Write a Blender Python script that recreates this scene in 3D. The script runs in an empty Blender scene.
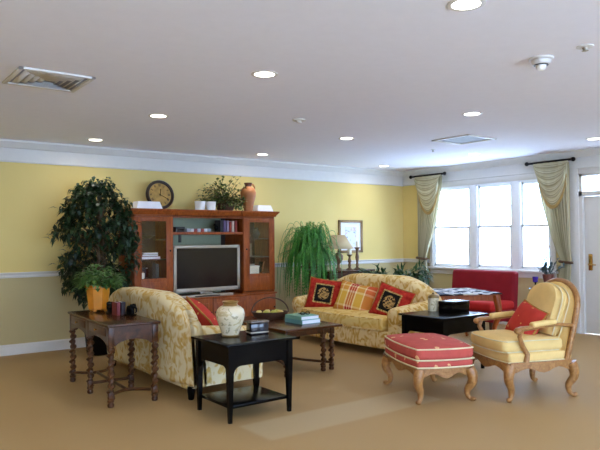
import bpy, bmesh, math, random
from math import sin, cos, pi, radians, sqrt, atan2
from mathutils import Vector, Matrix
R = random.Random(7)
S = bpy.context.scene
COL = S.collection

# ------------------------------------------------------------------ helpers
def lin(c):
    c = c / 255.0
    return c / 12.92 if c <= 0.04045 else ((c + 0.055) / 1.055) ** 2.4
def C(r, g, b): return (lin(r), lin(g), lin(b), 1.0)

class MB:
    """collects shapes; build() links them as one mesh object"""
    def __init__(self): self.bm = bmesh.new()
    def faces(self, vs, fs, mi=0):
        v = [self.bm.verts.new(p) for p in vs]
        for f in fs:
            try:
                q = self.bm.faces.new([v[i] for i in f]); q.material_index = mi
            except ValueError: pass
        return v
    def box(self, x0, x1, y0, y1, z0, z1, bev=0.0, mi=0, seg=2, M=None):
        t = bmesh.new(); bmesh.ops.create_cube(t, size=1.0)
        for v in t.verts:
            v.co = Vector(((x0+x1)/2+v.co.x*(x1-x0), (y0+y1)/2+v.co.y*(y1-y0), (z0+z1)/2+v.co.z*(z1-z0)))
        if bev > 0: bmesh.ops.bevel(t, geom=t.edges[:], offset=bev, segments=seg, affect='EDGES', profile=0.5)
        self.merge(t, mi, M); return self
    def merge(self, t, mi=0, M=None):
        t.verts.index_update()
        self.faces([(M @ v.co if M else v.co.copy()) for v in t.verts], [[v.index for v in f.verts] for f in t.faces], mi)
        t.free()
    def soft(self, c, size, r, fn=None, n=6, k=4, mi=0, M=None):
        """rounded box with a dense grid so that fn can bend it"""
        h = [s/2 for s in size]; rr = [min(r, x*0.999) for x in h]
        ax = []
        for a in range(3):
            l = [-h[a] + rr[a]*(1-cos(pi/2*i/k)) if 0 else -h[a]+rr[a]*i/k for i in range(k)]
            m = [(-h[a]+rr[a]) + (2*h[a]-2*rr[a])*i/n for i in range(n+1)]
            ax.append(l + m + [-x for x in reversed(l)])
        idx = {}; vs = []; fs = []
        def V(p):
            key = tuple(round(x, 6) for x in p)
            if key in idx: return idx[key]
            q = [max(-(h[a]-rr[a]), min(h[a]-rr[a], p[a])) for a in range(3)]
            d = [(p[a]-q[a])/rr[a] for a in range(3)]
            L = sqrt(sum(x*x for x in d)) or 1
            m = max(abs(x) for x in d)
            w = [q[a] + rr[a]*d[a]/L*m for a in range(3)]
            if fn: w = fn(*w)
            w = Vector(w) + Vector(c)
            if M: w = M @ w
            idx[key] = len(vs); vs.append(w); return idx[key]
        for a in range(3):
            b, e = (a+1) % 3, (a+2) % 3
            for s in (-1, 1):
                for i in range(len(ax[b])-1):
                    for j in range(len(ax[e])-1):
                        q = []
                        for (ii, jj) in ((i, j), (i+1, j), (i+1, j+1), (i, j+1)):
                            p = [0, 0, 0]; p[a] = s*h[a]; p[b] = ax[b][ii]; p[e] = ax[e][jj]
                            q.append(V(p))
                        if s < 0: q.reverse()
                        if len(set(q)) > 2: fs.append(q)
        self.faces(vs, fs, mi); return self
    def lathe(self, prof, c=(0, 0, 0), seg=24, mi=0, M=None, wob=None):
        vs = []; fs = []
        n = len(prof)
        for (r, z) in prof:
            for s in range(seg):
                a = 2*pi*s/seg
                rr = max(r, 1e-4)*(wob(a, z) if wob else 1)
                p = Vector((c[0]+rr*cos(a), c[1]+rr*sin(a), c[2]+z))
                vs.append(M @ p if M else p)
        for i in range(n-1):
            for s in range(seg):
                t = (s+1) % seg
                fs.append([i*seg+s, i*seg+t, (i+1)*seg+t, (i+1)*seg+s])
        fs.append([s for s in reversed(range(seg))]); fs.append([(n-1)*seg+s for s in range(seg)])
        self.faces(vs, fs, mi); return self
    def tube(self, path, rad, seg=10, mi=0, flat=1.0, closed=False):
        P = [Vector(p) for p in path]; n = len(P)
        if not hasattr(rad, '__len__'): rad = [rad]*n
        vs = []; fs = []; up = None
        for i in range(n):
            if closed: t = (P[(i+1) % n]-P[i-1]).normalized()
            else: t = (P[min(i+1, n-1)]-P[max(i-1, 0)]).normalized()
            if up is None:
                up = Vector((0, 0, 1)) if abs(t.z) < .9 else Vector((1, 0, 0))
            up = (up - t*up.dot(t)).normalized(); sd = t.cross(up)
            for s in range(seg):
                a = 2*pi*s/seg
                vs.append(P[i] + sd*(cos(a)*rad[i]) + up*(sin(a)*rad[i]*flat))
        m = n if closed else n-1
        for i in range(m):
            j = (i+1) % n
            for s in range(seg):
                t = (s+1) % seg
                fs.append([i*seg+s, i*seg+t, j*seg+t, j*seg+s])
        if not closed:
            fs.append(list(reversed(range(seg)))); fs.append([(n-1)*seg+s for s in range(seg)])
        self.faces(vs, fs, mi); return self
    def prism(self, poly, axis, a0, a1, mi=0, M=None, bev=0.0):
        """poly in the two other axes (order x,y,z without axis)"""
        def P(u, v, w):
            p = {0: (w, u, v), 1: (u, w, v), 2: (u, v, w)}[axis]
            return Vector(p)
        t = bmesh.new(); n = len(poly)
        A = [t.verts.new(P(u, v, a0)) for u, v in poly]; B = [t.verts.new(P(u, v, a1)) for u, v in poly]
        t.faces.new(A); t.faces.new(list(reversed(B)))
        for i in range(n):
            j = (i+1) % n; t.faces.new([A[j], A[i], B[i], B[j]])
        bmesh.ops.recalc_face_normals(t, faces=t.faces[:])
        if bev: 
            cap = [e for e in t.edges if len(e.link_faces) == 2 and any(len(f.verts) == n for f in e.link_faces)]
            bmesh.ops.bevel(t, geom=cap, offset=bev, segments=3, affect='EDGES', profile=0.5)
        self.merge(t, mi, M); return self
    def grid(self, nu, nv, fn, mi=0, both=None):
        vs = [fn(i/nu, j/nv) for j in range(nv+1) for i in range(nu+1)]
        fs = [[j*(nu+1)+i, j*(nu+1)+i+1, (j+1)*(nu+1)+i+1, (j+1)*(nu+1)+i] for j in range(nv) for i in range(nu)]
        self.faces(vs, fs, mi); return self
    def sphere(self, c, r, seg=16, mi=0):
        n = seg//2
        return self.lathe([(sin(pi*i/n)*(r if not hasattr(r, '__len__') else r[0]), -cos(pi*i/n)*(r if not hasattr(r, '__len__') else r[1])) for i in range(n+1)], c, seg, mi)
    def build(self, name, mats, parent=None, world=False, ang=38, solid=0, recalc=True, loc=None):
        if world and parent is not None:
            o = parent.location
            for v in self.bm.verts: v.co -= o
        if loc is not None:
            for v in self.bm.verts: v.co -= Vector(loc)
        if recalc: bmesh.ops.recalc_face_normals(self.bm, faces=self.bm.faces[:])
        me = bpy.data.meshes.new(name); self.bm.to_mesh(me); self.bm.free()
        if not isinstance(mats, (list, tuple)): mats = [mats]
        for m in mats: me.materials.append(m)
        me.polygons.foreach_set('use_smooth', [True]*len(me.polygons))
        me.set_sharp_from_angle(angle=radians(ang))
        ob = bpy.data.objects.new(name, me); COL.objects.link(ob)
        if parent is not None: ob.parent = parent
        if loc is not None: ob.location = loc
        if solid:
            m = ob.modifiers.new('Solidify', 'SOLIDIFY'); m.thickness = solid; m.offset = 0
        return ob

def tag(o, label, cat, group=None, kind=None):
    o['label'] = label; o['category'] = cat
    if group: o['group'] = group
    if kind: o['kind'] = kind
    return o
def thing(name, loc, label, cat, rz=0.0, group=None, scale=1.0):
    o = bpy.data.objects.new(name, None); COL.objects.link(o)
    o.location = loc; o.rotation_euler = (0, 0, rz); o.scale = (scale,)*3
    o.empty_display_size = .1
    return tag(o, label, cat, group)
def struct(o):
    o['kind'] = 'structure'; return o
def dup(o, loc=None, rz=None, label=None, parent=None):
    c = o.copy(); COL.objects.link(c)
    if parent is not None: c.parent = parent
    if loc is not None: c.location = loc
    if rz is not None: c.rotation_euler = (0, 0, rz)
    if label: c['label'] = label
    for ch in list(o.children): dup(ch, parent=c)
    return c

# ------------------------------------------------------------------ materials
class N:
    def __init__(self, name):
        self.m = bpy.data.materials.new(name); self.m.use_nodes = True
        self.t = self.m.node_tree; self.b = self.t.nodes['Principled BSDF']; self.out = self.t.nodes['Material Output']
    def n(self, typ, **kw):
        x = self.t.nodes.new(typ)
        for k, v in kw.items():
            if k.startswith('i_'):
                x.inputs[k[2:].replace('_', ' ')].default_value = v
            else: setattr(x, k, v)
        return x
    def l(self, a, b): self.t.links.new(a, b)
    def co(self, scale=(1, 1, 1), kind='Object', rot=(0, 0, 0)):
        tc = self.n('ShaderNodeTexCoord'); mp = self.n('ShaderNodeMapping')
        mp.inputs['Scale'].default_value = scale; mp.inputs['Rotation'].default_value = rot
        self.l(tc.outputs[kind], mp.inputs['Vector']); return mp.outputs['Vector']
    def ramp(self, fac, stops, interp='LINEAR'):
        r = self.n('ShaderNodeValToRGB'); cr = r.color_ramp; cr.interpolation = interp
        while len(cr.elements) < len(stops): cr.elements.new(0.5)
        for e, (p, c) in zip(cr.elements, stops): e.position = p; e.color = c
        self.l(fac, r.inputs['Fac']); return r.outputs['Color']
    def math(self, op, a, b=None, c=None):
        x = self.n('ShaderNodeMath', operation=op)
        for i, v in enumerate((a, b, c)):
            if v is None: continue
            if isinstance(v, (int, float)): x.inputs[i].default_value = v
            else: self.l(v, x.inputs[i])
        return x.outputs[0]
    def mix(self, f, a, b, mode='MIX'):
        x = self.n('ShaderNodeMix', data_type='RGBA', blend_type=mode)
        for s, v in ((x.inputs['Factor'], f), (x.inputs['A'], a), (x.inputs['B'], b)):
            if isinstance(v, (int, float)): s.default_value = v
            elif isinstance(v, tuple): s.default_value = v
            else: self.l(v, s)
        return x.outputs['Result']
    def sep(self, v):
        x = self.n('ShaderNodeSeparateXYZ'); self.l(v, x.inputs[0]); return x.outputs
    def noise(self, v, scale, detail=3, dist=0.0, rough=.5):
        x = self.n('ShaderNodeTexNoise'); x.inputs['Scale'].default_value = scale; x.inputs['Detail'].default_value = detail
        x.inputs['Distortion'].default_value = dist; x.inputs['Roughness'].default_value = rough
        self.l(v, x.inputs['Vector']); return x.outputs['Fac']
    def bump(self, h, strength=.2, dist=.01):
        b = self.n('ShaderNodeBump'); b.inputs['Strength'].default_value = strength; b.inputs['Distance'].default_value = dist
        self.l(h, b.inputs['Height']); self.l(b.outputs['Normal'], self.b.inputs['Normal'])
    def fin(self, col=None, rough=.5, metal=0.0, spec=None):
        if col is not None:
            if isinstance(col, tuple): self.b.inputs['Base Color'].default_value = col
            else: self.l(col, self.b.inputs['Base Color'])
        self.b.inputs['Roughness'].default_value = rough; self.b.inputs['Metallic'].default_value = metal
        if spec is not None: self.b.inputs['Specular IOR Level'].default_value = spec
        return self.m

def plain(name, c, rough=.5, metal=0.0, var=.06, scale=12, spec=None):
    n = N(name); v = n.co()
    f = n.noise(v, scale, 3)
    lo = tuple(x*(1-var) for x in c[:3])+(1,); hi = tuple(min(1, x*(1+var)) for x in c[:3])+(1,)
    return n.fin(n.ramp(f, [(.3, lo), (.7, hi)]), rough, metal, spec)
def wood(name, c1, c2, rough=.35, stretch=(2, 2, 14), scale=3, spec=None):
    n = N(name); v = n.co(stretch)
    f = n.noise(v, scale, 5, 1.2, .6)
    return n.fin(n.ramp(f, [(.3, c1), (.7, c2)]), rough, spec=spec)
def fabric(name, c, rough=.9, weave=400, var=.08):
    n = N(name); v = n.co()
    f = n.noise(v, 9, 3)
    lo = tuple(x*(1-var) for x in c[:3])+(1,); hi = tuple(min(1, x*(1+var)) for x in c[:3])+(1,)
    n.bump(n.noise(v, weave, 1), .25, .002)
    return n.fin(n.ramp(f, [(.3, lo), (.7, hi)]), rough, spec=.2)

# walls: khaki dado below the chair rail, yellow paint above
def wall_mat():
    n = N('painted_wall'); tc = n.n('ShaderNodeNewGeometry'); z = n.sep(tc.outputs['Position'])[2]
    f = n.math('GREATER_THAN', z, 1.0)
    no = n.noise(tc.outputs['Position'], 1.3, 2)
    up = n.ramp(no, [(.3, C(218, 194, 122)), (.7, C(222, 199, 129))])
    dn = n.ramp(no, [(.3, C(190, 174, 128)), (.7, C(194, 178, 132))])
    n.bump(n.noise(tc.outputs['Position'], 220, 2), .05, .002)
    return n.fin(n.mix(f, dn, up), .75, spec=.25)
def carpet_mat():
    n = N('carpet'); g = n.n('ShaderNodeNewGeometry'); p = g.outputs['Position']; x, y, z = n.sep(p)
    a = n.noise(p, 160, 2); b = n.noise(p, 1.2, 3)
    base = n.ramp(a, [(.3, C(152, 121, 77)), (.7, C(193, 160, 107))])
    base = n.mix(n.math('MULTIPLY', b, .25), base, C(150, 128, 96))
    # the paler replaced strip
    def between(v, lo, hi, s):
        u = n.n('ShaderNodeMapRange', interpolation_type='SMOOTHSTEP'); n.l(v, u.inputs[0]); u.inputs[1].default_value = lo-s; u.inputs[2].default_value = lo+s
        w = n.n('ShaderNodeMapRange', interpolation_type='SMOOTHSTEP'); n.l(v, w.inputs[0]); w.inputs[1].default_value = hi-s; w.inputs[2].default_value = hi+s
        return n.math('SUBTRACT', u.outputs[0], w.outputs[0])
    m = n.math('MULTIPLY', between(x, 2.52, 4.35, .03), between(y, 3.72, 4.16, .03))
    pale = n.ramp(a, [(.3, C(172, 152, 118)), (.7, C(202, 182, 146))])
    n.bump(a, .5, .004)
    return n.fin(n.mix(n.math('MULTIPLY', m, .6), base, pale), .62, spec=.3)
def damask(name, c1, c2, sc=6.5):
    n = N(name); v = n.co((1, 1, .72))
    d = n.noise(v, sc, 1.0, 2.2, .45)
    f = n.ramp(d, [(.42, (0, 0, 0, 1)), (.54, (1, 1, 1, 1))])
    fine = n.noise(v, 28, 2)
    g = n.mix(n.ramp(fine, [(.45, (0, 0, 0, 1)), (.6, (.35, .35, .35, 1))]), c1, c2)
    n.bump(n.noise(v, 420, 1), .2, .002)
    return n.fin(n.mix(f, g, c2), .85, spec=.2)
def motif_fabric(name, base, dot, sc=9, thr=.2, squash=(1, 1, .7)):
    n = N(name); v = n.co(squash)
    vo = n.n('ShaderNodeTexVoronoi'); vo.inputs['Scale'].default_value = sc; vo.inputs['Randomness'].default_value = .75; n.l(v, vo.inputs['Vector'])
    f = n.math('LESS_THAN', n.math('ADD', vo.outputs['Distance'], n.math('MULTIPLY', n.noise(v, 40, 2), .14)), thr)
    h = n.noise(v, 14, 3)
    b = n.ramp(h, [(.35, tuple(x*.88 for x in base[:3])+(1,)), (.7, base)])
    n.bump(n.noise(v, 420, 1), .2, .002)
    return n.fin(n.mix(f, b, dot), .88, spec=.2)
def plaid_mat():
    n = N('plaid_fabric'); x, y, z = n.sep(n.co())
    red, gold, cream, org = C(178, 40, 36), C(216, 168, 66), C(240, 220, 170), C(214, 110, 60)
    fx = n.math('ADD', n.math('MULTIPLY', x, 2.0), .5)
    fz = n.math('ADD', n.math('MULTIPLY', z, 2.2), .5)
    cx = n.ramp(fx, [(0, gold), (.10, cream), (.13, gold), (.30, cream), (.34, red), (.40, cream), (.415, red), (.47, cream), (.485, red), (.54, cream), (.58, gold), (.80, cream), (.83, org)], 'CONSTANT')
    cz = n.ramp(fz, [(0, red), (.18, cream), (.24, gold), (.62, cream), (.68, org), (.80, cream), (.84, red)], 'CONSTANT')
    return n.fin(n.mix(.38, cx, cz), .9, spec=.2)
def tapestry_mat():
    n = N('tapestry_fabric'); v = n.co(); x, y, z = n.sep(v)
    m = n.math('MAXIMUM', n.math('ABSOLUTE', x), n.math('ABSOLUTE', z))
    d = n.math('SQRT', n.math('ADD', n.math('MULTIPLY', x, x), n.math('MULTIPLY', z, z)))
    no = n.noise(v, 45, 2, .8)
    red = n.ramp(n.noise(v, 22, 3), [(.35, C(150, 30, 24)), (.7, C(196, 60, 44))])
    pet = n.math('MULTIPLY', n.math('LESS_THAN', n.math('ADD', d, n.math('MULTIPLY', no, .05)), .112), n.math('GREATER_THAN', no, .47))
    inner = n.mix(pet, C(22, 20, 18), C(176, 140, 84))
    ring = n.mix(n.math('LESS_THAN', m, .138), red, n.ramp(no, [(.4, C(120, 86, 40)), (.6, C(206, 176, 110))]))
    return n.fin(n.mix(n.math('LESS_THAN', m, .118), ring, inner), .9, spec=.15)
def mosaic_mat():
    n = N('printed_cloth'); v = n.co()
    vo = n.n('ShaderNodeTexVoronoi'); vo.inputs['Scale'].default_value = 15; n.l(v, vo.inputs['Vector'])
    c = n.sep(vo.outputs['Color'])[0]
    col = n.ramp(c, [(0, C(190, 190, 196)), (.24, C(26, 28, 38)), (.44, C(206, 204, 200)), (.58, C(80, 88, 110)), (.70, C(20, 20, 26)), (.88, C(190, 186, 176))], 'CONSTANT')
    return n.fin(col, .8, spec=.08)
def floral_mat(name, base, a, b, sc=14):
    n = N(name); v = n.co()
    d = n.noise(v, sc, 2, 1.5)
    e = n.noise(v, sc*1.7, 2, .6)
    col = n.mix(n.ramp(d, [(.56, (0, 0, 0, 1)), (.62, (1, 1, 1, 1))]), base, a)
    col = n.mix(n.ramp(e, [(.60, (0, 0, 0, 1)), (.64, (1, 1, 1, 1))]), col, b)
    return n.fin(col, .25)
def leaf_mat(name, c1, c2, rough=.45):
    n = N(name); g = n.n('ShaderNodeNewGeometry')
    col = n.ramp(g.outputs['Random Per Island'], [(0, c1), (1, c2)])
    n.fin(col, rough, spec=.4)
    tr = n.n('ShaderNodeBsdfTranslucent'); n.l(col, tr.inputs['Color'])
    mx = n.n('ShaderNodeMixShader'); mx.inputs[0].default_value = .2
    n.l(n.b.outputs[0], mx.inputs[1]); n.l(tr.outputs[0], mx.inputs[2]); n.l(mx.outputs[0], n.out.inputs['Surface'])
    return n.m
def glass_mat(name, tint=(1, 1, 1, 1), gl=.08):
    n = N(name)
    a = n.n('ShaderNodeBsdfTransparent'); a.inputs['Color'].default_value = tint
    b = n.n('ShaderNodeBsdfGlossy'); b.inputs['Roughness'].default_value = .03
    mx = n.n('ShaderNodeMixShader'); mx.inputs[0].default_value = gl
    n.l(a.outputs[0], mx.inputs[1]); n.l(b.outputs[0], mx.inputs[2]); n.l(mx.outputs[0], n.out.inputs['Surface'])
    return n.m
def translucent(name, c, t=.5):
    n = N(name); n.fin(c, .8, spec=.1)
    a = n.n('ShaderNodeBsdfTranslucent'); a.inputs['Color'].default_value = c
    mx = n.n('ShaderNodeMixShader'); mx.inputs[0].default_value = t
    n.l(n.b.outputs[0], mx.inputs[1]); n.l(a.outputs[0], mx.inputs[2]); n.l(mx.outputs[0], n.out.inputs['Surface'])
    return n.m
def emit(name, c, s):
    n = N(name); e = n.n('ShaderNodeEmission'); e.inputs['Color'].default_value = c; e.inputs['Strength'].default_value = s
    n.l(e.outputs[0], n.out.inputs['Surface']); return n.m
def striped_curtain():
    n = N('curtain_fabric'); tc = n.n('ShaderNodeUVMap'); x = n.sep(tc.outputs['UV'])[0]
    w = n.math('FRACT', n.math('MULTIPLY', x, 9.0))
    col = n.ramp(w, [(0, C(184, 173, 136)), (.45, C(206, 196, 160)), (.55, C(128, 117, 84)), (.62, C(214, 204, 170)), (.9, C(156, 145, 110))])
    n.fin(col, .6, spec=.35)
    a = n.n('ShaderNodeBsdfTranslucent'); n.l(col, a.inputs['Color'])
    mx = n.n('ShaderNodeMixShader'); mx.inputs[0].default_value = .18
    n.l(n.b.outputs[0], mx.inputs[1]); n.l(a.outputs[0], mx.inputs[2]); n.l(mx.outputs[0], n.out.inputs['Surface'])
    return n.m

M_wall = wall_mat(); M_carpet = carpet_mat()
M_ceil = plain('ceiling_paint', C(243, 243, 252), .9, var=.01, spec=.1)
M_trim = plain('white_trim', C(216, 212, 206), .45, var=.015)
M_vinyl = plain('window_vinyl', C(236, 238, 240), .4, var=.01)
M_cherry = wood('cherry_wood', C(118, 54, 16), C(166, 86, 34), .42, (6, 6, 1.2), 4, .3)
M_cherry_d = wood('cherry_wood_inside', C(40, 22, 14), C(60, 34, 22), .6, (6, 6, 1.2), 4)  # darker cherry for inner wood, also standing in for tower shade
M_walnut = wood('walnut_wood', C(44, 24, 9), C(94, 55, 25), .32, (3, 3, 3), 5, .3)
M_walnut_top = wood('walnut_top', C(48, 26, 11), C(86, 48, 22), .22, (8, 1.2, 8), 4, .35)
M_black = plain('black_lacquer', C(9, 8, 8), .22, var=.1, spec=.12)
M_blackm = plain('black_metal', C(24, 22, 22), .45, .6, var=.1)
M_oak = wood('honey_wood', C(132, 86, 42), C(180, 130, 74), .4, (4, 4, 4), 6)
M_dam1 = damask('damask_gold', C(198, 160, 84), C(222, 207, 166), 8.5)
M_dam2 = damask('damask_gold_front', C(206, 160, 72), C(236, 212, 156), 8.0)
M_seat = damask('seat_gold', C(214, 172, 84), C(232, 202, 128), 6)
M_cord = fabric('cream_piping', C(220, 206, 166))
M_gold = fabric('gold_upholstery', C(226, 193, 126), var=.05)
M_red = fabric('red_upholstery', C(132, 24, 34), .7, var=.06)
M_redseat = fabric('red_seat', C(186, 40, 36), .75)
M_coral = motif_fabric('coral_leaf_fabric', C(196, 88, 78), C(226, 176, 128), 9, .27)
M_redleaf = motif_fabric('red_leaf_fabric', C(186, 58, 46), C(212, 160, 90), 15, .25, (1, 1, 1))
M_fringe = fabric('gold_fringe', C(170, 124, 60), var=.3)
M_plaid = plaid_mat(); M_tap = tapestry_mat(); M_mosaic = mosaic_mat()
M_silver = plain('silver_plastic', C(168, 158, 142), .4, .4, var=.02)
M_screen = plain('tv_screen', C(30, 24, 25), .16, var=.05, spec=.4)
M_darkpl = plain('dark_plastic', C(24, 23, 24), .4)
M_glass = glass_mat('clear_glass', gl=.05); M_pane = glass_mat('window_glass', gl=.05)
M_panelgrn = plain('sage_panel', C(150, 156, 126), .45, var=.03)
M_white = plain('white_ceramic', C(236, 234, 228), .3, var=.02)
M_card = plain('white_card', C(232, 232, 236), .6, var=.02)
M_terra = plain('terracotta', C(176, 112, 62), .55, var=.14, scale=7)
M_orange = plain('orange_glaze', C(214, 134, 34), .3, var=.14, scale=9)
M_vase = floral_mat('floral_glaze', C(214, 200, 168), C(190, 172, 132), C(164, 154, 126))
M_vgold = plain('antique_gold', C(146, 112, 58), .4, .4, var=.2)
M_wick = plain('dark_wicker', C(74, 46, 28), .7, var=.4, scale=70)
M_brass = plain('brass', C(204, 164, 88), .25, .9, var=.05)
M_frame = plain('bronze_frame', C(126, 96, 56), .4, .3, var=.2, scale=30)
M_shade = translucent('lamp_shade_linen', C(226, 206, 166), .35)
M_pine = plain('carved_brown', C(110, 78, 46), .5, var=.4, scale=40)
M_candle = plain('candle_wax', C(240, 232, 208), .5, var=.02)
M_ficus = leaf_mat('ficus_leaves', C(16, 32, 17), C(48, 76, 42))
M_green = leaf_mat('bright_leaves', C(44, 92, 34), C(120, 158, 84))
M_ivy = leaf_mat('ivy_leaves', C(44, 62, 26), C(118, 130, 62))
M_fern = leaf_mat('fern_leaves', C(30, 92, 30), C(92, 164, 66))
M_dpalm = leaf_mat('dark_palm_leaves', C(26, 50, 28), C(70, 102, 58))
M_blueg = leaf_mat('grey_green_leaves', C(54, 70, 72), C(96, 116, 112))
M_bark = plain('bark', C(86, 68, 48), .8, var=.2)
M_tie = fabric('brown_tie', C(84, 62, 44))
M_tass = fabric('tan_tassel', C(172, 142, 88), var=.2)
M_curt = striped_curtain()
M_lens = emit('lamp_lens', (1, .93, .80, 1), 9.0)
M_blind = translucent('blind_slat', C(238, 240, 242), .5)

# ------------------------------------------------------------------ camera
cd = bpy.data.cameras.new('camera'); cam = bpy.data.objects.new('camera', cd); COL.objects.link(cam); S.camera = cam
yaw, pit, rol, foc = radians(36.8798), radians(1.24344), radians(-0.46478), 628.622
fw = Vector((sin(yaw)*cos(pit), cos(yaw)*cos(pit), sin(pit)))
r0 = Vector((cos(yaw), -sin(yaw), 0)); u0 = r0.cross(fw)
rt = r0*cos(rol)+u0*sin(rol); up = -r0*sin(rol)+u0*cos(rol)
cam.matrix_world = Matrix(((rt.x, up.x, -fw.x, 0), (rt.y, up.y, -fw.y, 0), (rt.z, up.z, -fw.z, 1.43), (0, 0, 0, 1)))
cd.sensor_fit = 'HORIZONTAL'; cd.sensor_width = 36; cd.lens = 36*foc/600; cd.clip_start = .05

# ------------------------------------------------------------------ room
YB, XR, ZC = 8.518, 8.881, 2.697
XL, YF = -3.2, -3.0
struct(MB().box(XL-.1, XR+.2, YF-.1, YB+.2, -.12, 0).build('floor', M_carpet))
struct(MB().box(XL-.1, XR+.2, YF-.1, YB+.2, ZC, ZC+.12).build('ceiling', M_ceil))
struct(MB().box(XL-.1, XR+.2, YB, YB+.15, 0, ZC).build('wall_back', M_wall))
struct(MB().box(XL-.15, XL, YF, YB, 0, ZC).build('wall_left', M_wall))
ADDED_WIN = [(-2.4, 1.2), (2.0, 5.0), (5.6, 7.3)]       # unseen windows added behind the camera for cool daylight fill
w = MB(); xs = [XL]+[q for p in ADDED_WIN for q in p]+[XR]
for i in range(0, len(xs), 2): w.box(xs[i], xs[i+1], YF-.15, YF, 0, ZC)
for a, b in ADDED_WIN: w.box(a, b, YF-.15, YF, 0, .35).box(a, b, YF-.15, YF, 2.4, ZC)
struct(w.build('wall_front', M_wall))
WY0, WY1, WZ0, WZ1 = 5.40, 7.76, .90, 2.335     # window opening
DY0, DY1, DZ1 = 3.95, 4.95, 2.345               # door opening
w = MB()
w.box(XR, XR+.15, WY1, YB, 0, ZC).box(XR, XR+.15, WY0, WY1, 0, WZ0).box(XR, XR+.15, WY0, WY1, WZ1, ZC)
w.box(XR, XR+.15, DY1, WY0, 0, ZC).box(XR, XR+.15, DY0, DY1, DZ1, ZC).box(XR, XR+.15, YF, DY0, 0, ZC)
struct(w.build('wall_right', M_wall))
# crown with frieze, chair rail, baseboards
def run_profile(name, prof, segs):
    w = MB()
    for (kind, a, b) in segs:
        if kind == 'B': w.prism([(YB-d, z) for d, z in prof], 0, a, b)
        if kind == 'R': w.prism([(XR-d, z) for d, z in prof], 1, a, b)
        if kind == 'L': w.prism([(XL+d, z) for d, z in prof], 1, a, b)
    return struct(w.build(name, M_trim, ang=25))
crown = [(0, 2.424), (.022, 2.424), (.028, 2.44), (.022, 2.455), (.022, 2.60), (.04, 2.605), (.05, 2.62), (.095, 2.668), (.105, 2.672), (.105, ZC), (0, ZC)]
run_profile('trim_1', crown, [('B', XL, XR), ('R', YF, YB), ('L', YF, YB)])
rail = [(0, .965), (.018, .965), (.022, .985), (.016, .995), (.02, 1.01), (.034, 1.022), (.034, 1.034), (0, 1.034)]
run_profile('trim_2', rail, [('B', XL, XR), ('R', WY1+.08, YB), ('L', YF, YB)])
base = [(0, 0), (.018, 0), (.018, .115), (.01, .132), (0, .132)]
run_profile('baseboard_back', base, [('B', XL, XR)])
run_profile('baseboard_right', base, [('R', DY1+.22, YB), ('R', YF, DY0-.1)])
run_profile('baseboard_left', base, [('L', YF, YB)])
# white header above the windows, casing, sill
w = MB()
w.box(XR-.02, XR, WY0-.07, WY1+.07, WZ1, 2.43, .004).box(XR-.025, XR, WY0-.07, WY0, WZ0-.02, WZ1, .004).box(XR-.025, XR, WY1, WY1+.07, WZ0-.02, WZ1, .004)
struct(w.build('trim_3', M_trim))
struct(MB().box(XR-.07, XR+.1, WY0-.10, WY1+.10, WZ0-.035, WZ0, .006).box(XR-.02, XR, WY0-.07, WY1+.07, WZ0-.12, WZ0-.035, .004).build('trim_4', M_trim))
# windows
ys = [(WY0, 5.957), (6.086, 6.796), (6.922, WY1)]
w = MB()
for a, b in ((5.957, 6.086), (6.796, 6.922)): w.box(XR-.015, XR+.12, a, b, WZ0, WZ1, .004)
struct(w.build('trim_5', M_vinyl))
for i, (a, b) in enumerate(ys):
    x0 = XR-.01
    w = MB(); f = .036
    w.box(x0, x0+.07, a, a+.02, WZ0, WZ1).box(x0, x0+.07, b-.02, b, WZ0, WZ1).box(x0, x0+.07, a, b, WZ0, WZ0+.025).box(x0, x0+.07, a, b, WZ1-.025, WZ1)
    fr = struct(w.build('window_%d' % (i+1), M_vinyl))
    for nm, z0, z1, xx in (('lower_sash', WZ0+.025, 1.625, x0+.012), ('upper_sash', 1.585, WZ1-.025, x0+.045)):
        w = MB()
        w.box(xx, xx+.03, a+.02, a+.02+f, z0, z1).box(xx, xx+.03, b-.02-f, b-.02, z0, z1).box(xx, xx+.03, a+.02, b-.02, z0, z0+f).box(xx, xx+.03, a+.02, b-.02, z1-f, z1)
        zm = (z0+z1)/2
        w.box(xx+.008, xx+.022, a+.03, b-.03, zm-.009, zm+.009)
        s = w.build(nm, M_vinyl, fr)
        MB().box(xx+.012, xx+.018, a+.05, b-.05, z0+.03, z1-.03).build('pane', M_pane, s)
for i, (a, b) in enumerate(ADDED_WIN):
    w = MB()
    for (p, q, z0, z1) in ((a, a+.05, .35, 2.4), (b-.05, b, .35, 2.4), (a, b, .35, .4), (a, b, 2.35, 2.4), (a, b, 1.36, 1.4), ((a+b)/2-.04, (a+b)/2+.04, .35, 2.4)):
        w.box(p, q, YF-.1, YF-.04, z0, z1)
    fr = struct(w.build('window_%d' % (i+4), M_vinyl))  # frames of the added rear windows, invented to let fill light in
    MB().box(a+.03, b-.03, YF-.075, YF-.069, .38, 2.37).build('pane', M_pane, fr)
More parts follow.
